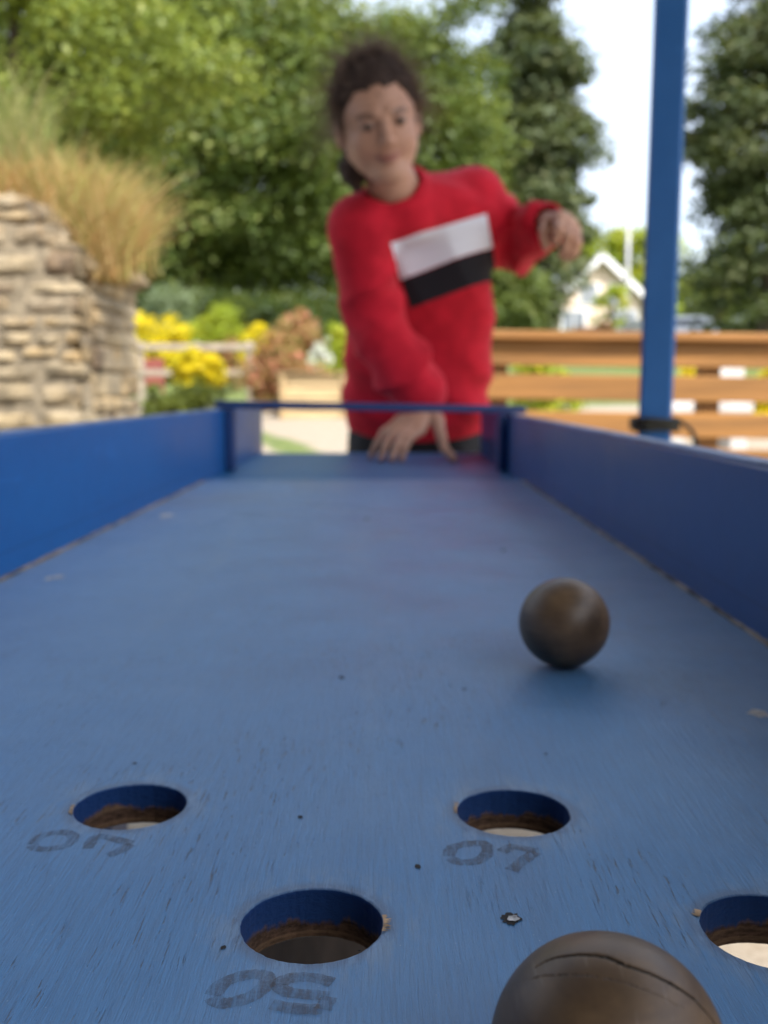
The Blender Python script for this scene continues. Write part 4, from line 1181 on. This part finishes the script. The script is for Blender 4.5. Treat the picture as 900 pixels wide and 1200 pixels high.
lips = np.clip(gauss(qc, (0, -.09, -.0582), (.027, .02, .0058))*1.5, 0, 1)
brow = np.zeros(len(V))
for s in (-1, 1):
    zc = .0180+.0035*np.cos((np.abs(q[:, 0])-.034)*85)-.0035
    e = np.exp(-((q[:, 2]-zc+.001)/.0042)**2)*np.clip((np.abs(q[:, 0])-.013)/.006, 0, 1)*np.clip((.050-np.abs(q[:, 0]))/.008, 0, 1)*(np.sign(q[:, 0]) == s)*(q[:, 1] < -.03)
    brow = np.maximum(brow, e)
lash = np.zeros(len(V))
for s in (-1, 1): lash = np.maximum(lash, gauss(q, (s*.0290, -.085, .0012), (.0160, .02, .0060)))
cheek = sum(gauss(q, (s*.038, -.065, -.035), (.022, .03, .018)) for s in (-1, 1))+gauss(q, (0, -.1, -.034), (.014, .02, .012))
def skin():
    g = NT('girl_skin'); v = g.mapping()
    n = g.noise(v, 45, 4); n2 = g.noise(v, 600, 3)
    c = g.mix(g.ramp(n, .3, .7), c4((.45, .245, .160)), c4((.49, .275, .185)))
    c = g.mix(g.math('MULTIPLY', g.attr('cheek', 'Fac'), .14), c, c4((.48, .18, .12)))
    c = g.mix(g.math('MULTIPLY', g.attr('lips', 'Fac'), .8), c, c4((.25, .065, .055)))
    c = g.mix(g.math('MULTIPLY', g.attr('brow', 'Fac'), .85), c, c4((.035, .02, .015)))
    c = g.mix(g.math('MULTIPLY', g.attr('lash', 'Fac'), .75), c, c4((.05, .025, .02)))
    g.b.inputs['Subsurface Weight'].default_value = .03; g.b.inputs['Subsurface Radius'].default_value = (.01, .004, .002); g.b.inputs['Subsurface Scale'].default_value = 1.0
    return g.out(c, .5, g.bump(n2, .12, .0006), .4)
link('body', to_mesh('body', V, Q, dict(lips=lips, brow=brow, cheek=np.clip(cheek, 0, 1), lash=lash)), skin(), PERSON, True)
# eyes
def eye_mat():
    g = NT('brown_eye'); sp = g.n('ShaderNodeSeparateXYZ'); g.l(g.tc.outputs['Object'], sp.inputs[0])
    r = g.math('SQRT', g.math('ADD', g.math('MULTIPLY', sp.outputs[0], sp.outputs[0]), g.math('MULTIPLY', sp.outputs[2], sp.outputs[2])))
    c = g.mix(g.ramp(r, .0062, .0068), c4((.06, .03, .015)), c4((.26, .21, .19)))
    c = g.mix(g.ramp(r, .0022, .0028), c4((.004, .004, .004)), c)
    return g.out(c, .12)
EM = eye_mat()
for s in (-1, 1):
    m = bmesh_sphere = bpy.data.meshes.new('eye')
    vs = []; fs = []; nu, nv = 24, 14; r = .0108
    for j in range(nv+1):
        for i in range(nu):
            ph = math.pi*j/nv; th = 2*math.pi*i/nu
            vs.append((r*math.sin(ph)*math.cos(th), -r*math.cos(ph), r*math.sin(ph)*math.sin(th)))
    for j in range(nv):
        for i in range(nu):
            fs.append((j*nu+i, (j+1)*nu+i, (j+1)*nu+(i+1) % nu, j*nu+(i+1) % nu))
    m.from_pydata(vs, [], fs); m.materials.append(EM); m.shade_smooth()
    o = bpy.data.objects.new('eye', m); COL.objects.link(o); o.parent = PERSON
    o.location = Vector(hw_((s*.0290, -.0752, 0)))-wloc(PERSON)
    o.rotation_euler = (Mh @ Matrix.Rotation(R(14), 3, 'X')).to_euler()

# ---- hair
def hair_sdf(p):
    q = hl(p); n = .0035*np.sin(q[:, 0]*130+5*np.sin(q[:, 1]*25))+.006*wav(q, 60, 1); n = n*np.clip((q[:, 1]+.06)/.05, .25, 1)
    d = ell(q, (0, .012, .034), (.0755, .0935, .0820))-n*.9
    d = smin(d, ell(q, (.008, .042, .090), (.042, .05, .024))-n, .03)       # puffed top
    d = smin(d, ell(q, (0, .060, -.015), (.055, .055, .06))-n, .03)
    # carve the face and ears free
    zl = .060+.0035*np.sin(q[:, 0]*170+2)+.002*np.sin(q[:, 0]*410)
    fz = np.where(q[:, 2] > -.03, (q[:, 2]+.03)/(zl+.03), (-.03-q[:, 2])/.10)
    face = np.maximum(((np.abs(q[:, 0])/.0655)**3+np.abs(fz)**3)**(1/3)*.066-.066, q[:, 1]+.012)
    d = smax(d, -face, .006)
    d = smax(d, -ell(q, (-.079, .006, -.020), (.020, .026, .030)), .006); d = smax(d, -ell(q, (.079, .006, -.020), (.020, .026, .030)), .006)
    d = smax(d, -(q[:, 2]+.055), .01)
    # ponytail coming forward over the shoulder on the picture's left
    pt = [hw_((-.01, .085, -.01)), A3(P(420, 178, 1.90)), A3(P(414, 198, 1.875)), A3(P(416, 216, 1.87))]
    e = chain(p, pt, [.026, .024, .023, .011], .015)-.004*wav(p, 110, 2)
    return smin(d, e, .012)
V, Q = sdf_mesh(hair_sdf, (-.17, 1.70, 1.15), (.10, 2.02, 1.58), .0032)
def hair_mat(name, a, b, rough=.5):
    g = NT(name); v = g.mapping((1, 1, .25)); n = g.noise(v, 260, 4, .6)
    return g.out(g.mix(g.ramp(n, .3, .7), c4(a), c4(b)), rough, g.bump(n, .8, .004), .2)
HM = hair_mat('dark_brown_hair', (.018, .011, .009), (.075, .047, .036), .75)
hair = link('hair', to_mesh('hair', V, Q), HM, PERSON, True)
# loose frizzy strands standing off the hair
def frizz(V, n, seed):
    g = np.random.default_rng(seed); q = hl(V)
    ok = np.where((q[:, 2] > -.01) & (q[:, 1] > -.025))[0]; pick = g.choice(ok, n)
    vs = []; fs = []
    cen = HC+MH@np.array((0, .02, .02))
    for i in pick:
        p = V[i].copy(); d = (p-cen); d /= np.linalg.norm(d); d = d+g.normal(size=3)*.45; d /= np.linalg.norm(d)
        L = .012+.075*g.random()**2.2; k = 7; r = .00030+.0001*g.random(); n0 = len(vs)
        a = np.cross(d, (.3, .5, .8)); a /= np.linalg.norm(a); b = np.cross(d, a); ph = g.random()*6; fr = 2+5*g.random(); am = .0035*(.4+g.random())
        for s in range(k):
            t = s/(k-1); c = p+d*L*t-np.array((0, 0, .35*L*t*t))+(a*math.cos(ph+fr*t*3)+b*math.sin(ph+fr*t*3))*am*t*1.5
            rr = r*(1-.5*t)
            for w_ in range(3):
                an = w_*2.094; vs.append(c+(a*math.cos(an)+b*math.sin(an))*rr)
        for s in range(k-1):
            for w_ in range(3):
                x0 = n0+s*3+w_; x1 = n0+s*3+(w_+1) % 3; fs.append((x0, x1, x1+3, x0+3))
    me = bpy.data.meshes.new('loose_hair'); me.from_pydata([tuple(v) for v in vs], [], fs); return me
def lying(V, n, seed):
    g = np.random.default_rng(seed); q = hl(V); pick = g.choice(len(V), n); vs = []; fs = []
    back = MH@np.array((0, 1, -.1)); cen = HC+MH@np.array((0, .02, .02))
    for i in pick:
        p = V[i].copy(); o = p-cen; o /= np.linalg.norm(o); d = back-o*(back@o)+g.normal(size=3)*.25; d /= np.linalg.norm(d)
        L = .02+.03*g.random(); k = 5; n0 = len(vs); a = np.cross(d, o); r = .0006
        for s in range(k):
            t = s/(k-1); c = p+d*L*t+o*(.0004+.0045*math.sin(t*math.pi)*g.random()**2-.5*L*t*t)+a*.002*math.sin(t*6+i)
            for w_ in range(3):
                an = w_*2.094; vs.append(c+(a*math.cos(an)+o*math.sin(an))*r)
        for s in range(k-1):
            for w_ in range(3):
                x0 = n0+s*3+w_; x1 = n0+s*3+(w_+1) % 3; fs.append((x0, x1, x1+3, x0+3))
    me = bpy.data.meshes.new('hair_locks'); me.from_pydata([tuple(v) for v in vs], [], fs); return me
qv = hl(V); back_ok = V[(qv[:, 1] > -.062)]
link('hair_locks', lying(back_ok, 3000, 9), hair_mat('lying_hair', (.035, .022, .017), (.15, .098, .072), .6), hair)
link('loose_hair', frizz(V, 3200, 4), hair_mat('frizzy_hair', (.13, .085, .06), (.26, .17, .12)), hair)

# ---- sweater
upT = (CH-BL); upT /= np.linalg.norm(upT)
def sleeve(p, pts, rad, sd):
    d = chain(p, pts, rad, .025)
    a = A3(pts[0]); ax = A3(pts[-1])-a; L = np.linalg.norm(ax); ax /= L; t = (p-a)@ax
    fold = (1-2*np.abs(np.sin(t*34+2.4*wav(p, 14, sd)+9*p[:, 0]+sd)))*np.clip((t/L-.12)*2.5, 0, 1)*np.clip((1.05-t/L)*5, 0, 1)
    return d-.0062*fold-.003*wav(p, 40, sd+1)-.002*wav(p, 75, sd+2)
def cuff_pt(a, b, t): return a+(b-a)*t
WRc = cuff_pt(ER, WR, .93); WLc = cuff_pt(EL, WL, .90)
ERm = cuff_pt(ER, WR, .55)
def sw_R(p):
    d = sleeve(p, [SR+np.array((.004, 0, -.004)), ER, ERm, WRc+np.array((0, 0, .012))], [.060, .057, .056, .052], .5)
    return smin(d, cone(p, WRc+np.array((-.001, 0, .008)), WRc+np.array((.002, -.004, -.012)), .046, .036), .012)
def sw_L(p):
    d = sleeve(p, [SL+np.array((-.004, 0, -.004)), EL, WLc], [.057, .054, .046], 2.0)
    d = smin(d, cone(p, cuff_pt(EL, WL, .80), WLc, .043, .036), .012)
    return d
def torso(p):
    z = p[:, 2]
    fold = .0045*wav(p, 20, .3)+.0055*np.sin((p[:, 0]*.8+(z-1.0)*1.0)*62+2*wav(p, 12, 2))*np.clip((1.04-z)*6, 0, 1)*np.clip((z-.83)*30, 0, 1)
    fold = fold+.0035*(1-2*np.abs(np.sin((p[:, 0]+.7*z)*26+wav(p, 9, 1))))*np.clip((z-1.0)*8, 0, 1)
    rib = .0012*np.sin(np.arctan2(p[:, 1]-2.29, p[:, 0]-TS[0][1])*150)*(z < TS[2][0]-.010)
    return loft(p, TS, 2.5)-fold-rib
def sweater_sdf(p):
    dt = torso(p); d = smin(dt, sw_R(p), .005); d = smin(d, sw_L(p), .020)
    # shoulder slope
    d = smin(d, cone(p, NB+np.array((-.02, .02, -.045)), SR+np.array((.012, 0, .006)), .058, .056), .03)
    d = smin(d, cone(p, NB+np.array((.02, .02, -.045)), SL+np.array((-.012, 0, .004)), .058, .055), .03)
    # collar
    q = p-(NB+np.array((0, .012, -.020))); axn = hb-NB; axn /= np.linalg.norm(axn)
    h_ = q@axn; rr = np.linalg.norm(q-h_[:, None]*axn, axis=1)
    d = smin(d, np.sqrt((rr-.055)**2+(h_*.5)**2)-.0085, .007)
    hole = np.maximum(rr-.049, -(h_+.012)); d = smax(d, -hole, .003)
    # open cuffs and hem
    for c, dr in ((WRc+np.array((.002, -.003, -.014)), WR-ER), (WLc, WL-EL)):
        dr = dr/np.linalg.norm(dr); e = cone(p, c-dr*.012, c+dr*.06, .030, .030); d = smax(d, -e, .003)
    d = smax(d, TS[0][0]-.004+1.15*(p[:, 0]-TS[0][1])**2-p[:, 2], .004)
    inner = loft(p, [(TS[0][0]-.05,)+tuple(TS[0][1:3])+(.133, .087), (TS[0][0]+.012,)+tuple(TS[1][1:3])+(.133, .087)], 2.3)
    return smax(d, -inner, .004)
V, Q = sdf_mesh(sweater_sdf, (-.25, 1.82, .76), (.46, 2.44, 1.40), .0042)
sl = np.minimum(sw_R(V), sw_L(V))-torso(V)
CP = A3(P(520, 308, 1.99))              # a point on the boundary between the white and the black band
u1 = A3(P(577, 287, 2.0))-A3(P(458, 330, 2.0)); u1 /= np.linalg.norm(u1)
nb_ = np.cross(u1, np.array((0, 1, 0))); nb_ = nb_ if nb_[2] > 0 else -nb_; nb_ /= np.linalg.norm(nb_)
band = (V-CP)@nb_
L0, L1, R0 = A3(P(456, 290, 2.0)), A3(P(480, 360, 2.06)), A3(P(577, 285, 2.03))
bl0, bl1 = (L0-CP)@nb_, (L1-CP)@nb_; ul0, ul1 = (L0-CP)@u1, (L1-CP)@u1
uu = (V-CP)@u1; lft = uu-(ul0+(ul1-ul0)*(band-bl0)/(bl1-bl0)); rgt = (R0-CP)@u1-uu
armx = np.minimum(lft, rgt)
# distance from each vertex to the side seams of the chest panel
front = (2.12-V[:, 1])
def knit():
    g = NT('red_sweatshirt'); v = g.mapping(); n = g.noise(v, 30, 4); n2 = g.noise(g.mapping((1, 1, .6)), 700, 2)
    red = g.mix(g.ramp(n, .3, .7), c4((.46, .006, .020)), c4((.60, .011, .030)))
    b = g.attr('band', 'Fac'); s = g.attr('armd', 'Fac'); fr = g.attr('front', 'Fac')
    on = g.math('MULTIPLY', g.ramp(s, 0, .0015), g.ramp(fr, .0, .002))
    white = g.math('MULTIPLY', g.math('MULTIPLY', g.ramp(b, 0, .0012), g.ramp(b, .0580, .0568)), on)
    black = g.math('MULTIPLY', g.math('MULTIPLY', g.ramp(b, 0, -.0012), g.ramp(b, -.0560, -.0548)), on)
    c = g.mix(white, red, c4((.76, .80, .90))); c = g.mix(black, c, c4((.012, .012, .018)))
    g.b.inputs['Sheen Weight'].default_value = .06; g.b.inputs['Sheen Roughness'].default_value = .5
    return g.out(c, .85, g.bump(n2, .3, .0012), .25)
link('sweater', to_mesh('sweater', V, Q, dict(band=band, armd=armx, front=front)), knit(), PERSON, True)
# ---- trousers
def trouser_sdf(p):
    d = loft(p, [(.70, PV[0], 2.31, .150, .095), (.80, PV[0], 2.30, .145, .094), (.865, PV[0], 2.29, .137, .091)], 2.3)
    for h_, k_, a_ in ((HIPR, KNR, ANR), (HIPL, KNL, ANL)):
        d = smin(d, chain(p, [h_, k_, a_+np.array((0, 0, .02))], [.080, .058, .047], .03), .03)
    d = d-.003*wav(p, 30, 3)-.002*wav(p, 70, 1)
    return smax(d, .06-p[:, 2], .004)
V, Q = sdf_mesh(trouser_sdf, (-.20, 2.12, .03), (.34, 2.56, .90), .007)
link('trousers', to_mesh('trousers', V, Q), plain('black_trousers', (.010, .010, .013), .8, .3, 40, .3, .001), PERSON, True)
SHM = plain('white_trainer', (.6, .6, .6), .6, .15, 20, .2, .001); SOLE = plain('rubber_sole', (.75, .74, .70), .7, .1, 20, .2, .001)
for a_ in (ANR, ANL):
    def shoe(p):
        d = smin(ell(p, a_+np.array((0, -.075, -.035)), (.040, .085, .032)), ell(p, a_+np.array((0, .005, -.015)), (.034, .045, .042)), .03)
        return smax(d, .016-p[:, 2], .003)
    V, Q = sdf_mesh(shoe, a_-np.array((.08, .20, .08)), a_+np.array((.08, .10, .08)), .005)
    so = link('shoe', to_mesh('shoe', V, Q), SHM, PERSON, True)
    def sole(p):
        return np.maximum(ell(p, a_+np.array((0, -.062, -.062)), (.043, .112, .05)), np.abs(p[:, 2]-.010)-.009)
    V, Q = sdf_mesh(sole, a_-np.array((.08, .20, .085)), a_+np.array((.08, .10, .08)), .004)
    link('sole', to_mesh('sole', V, Q), SOLE, so, False)
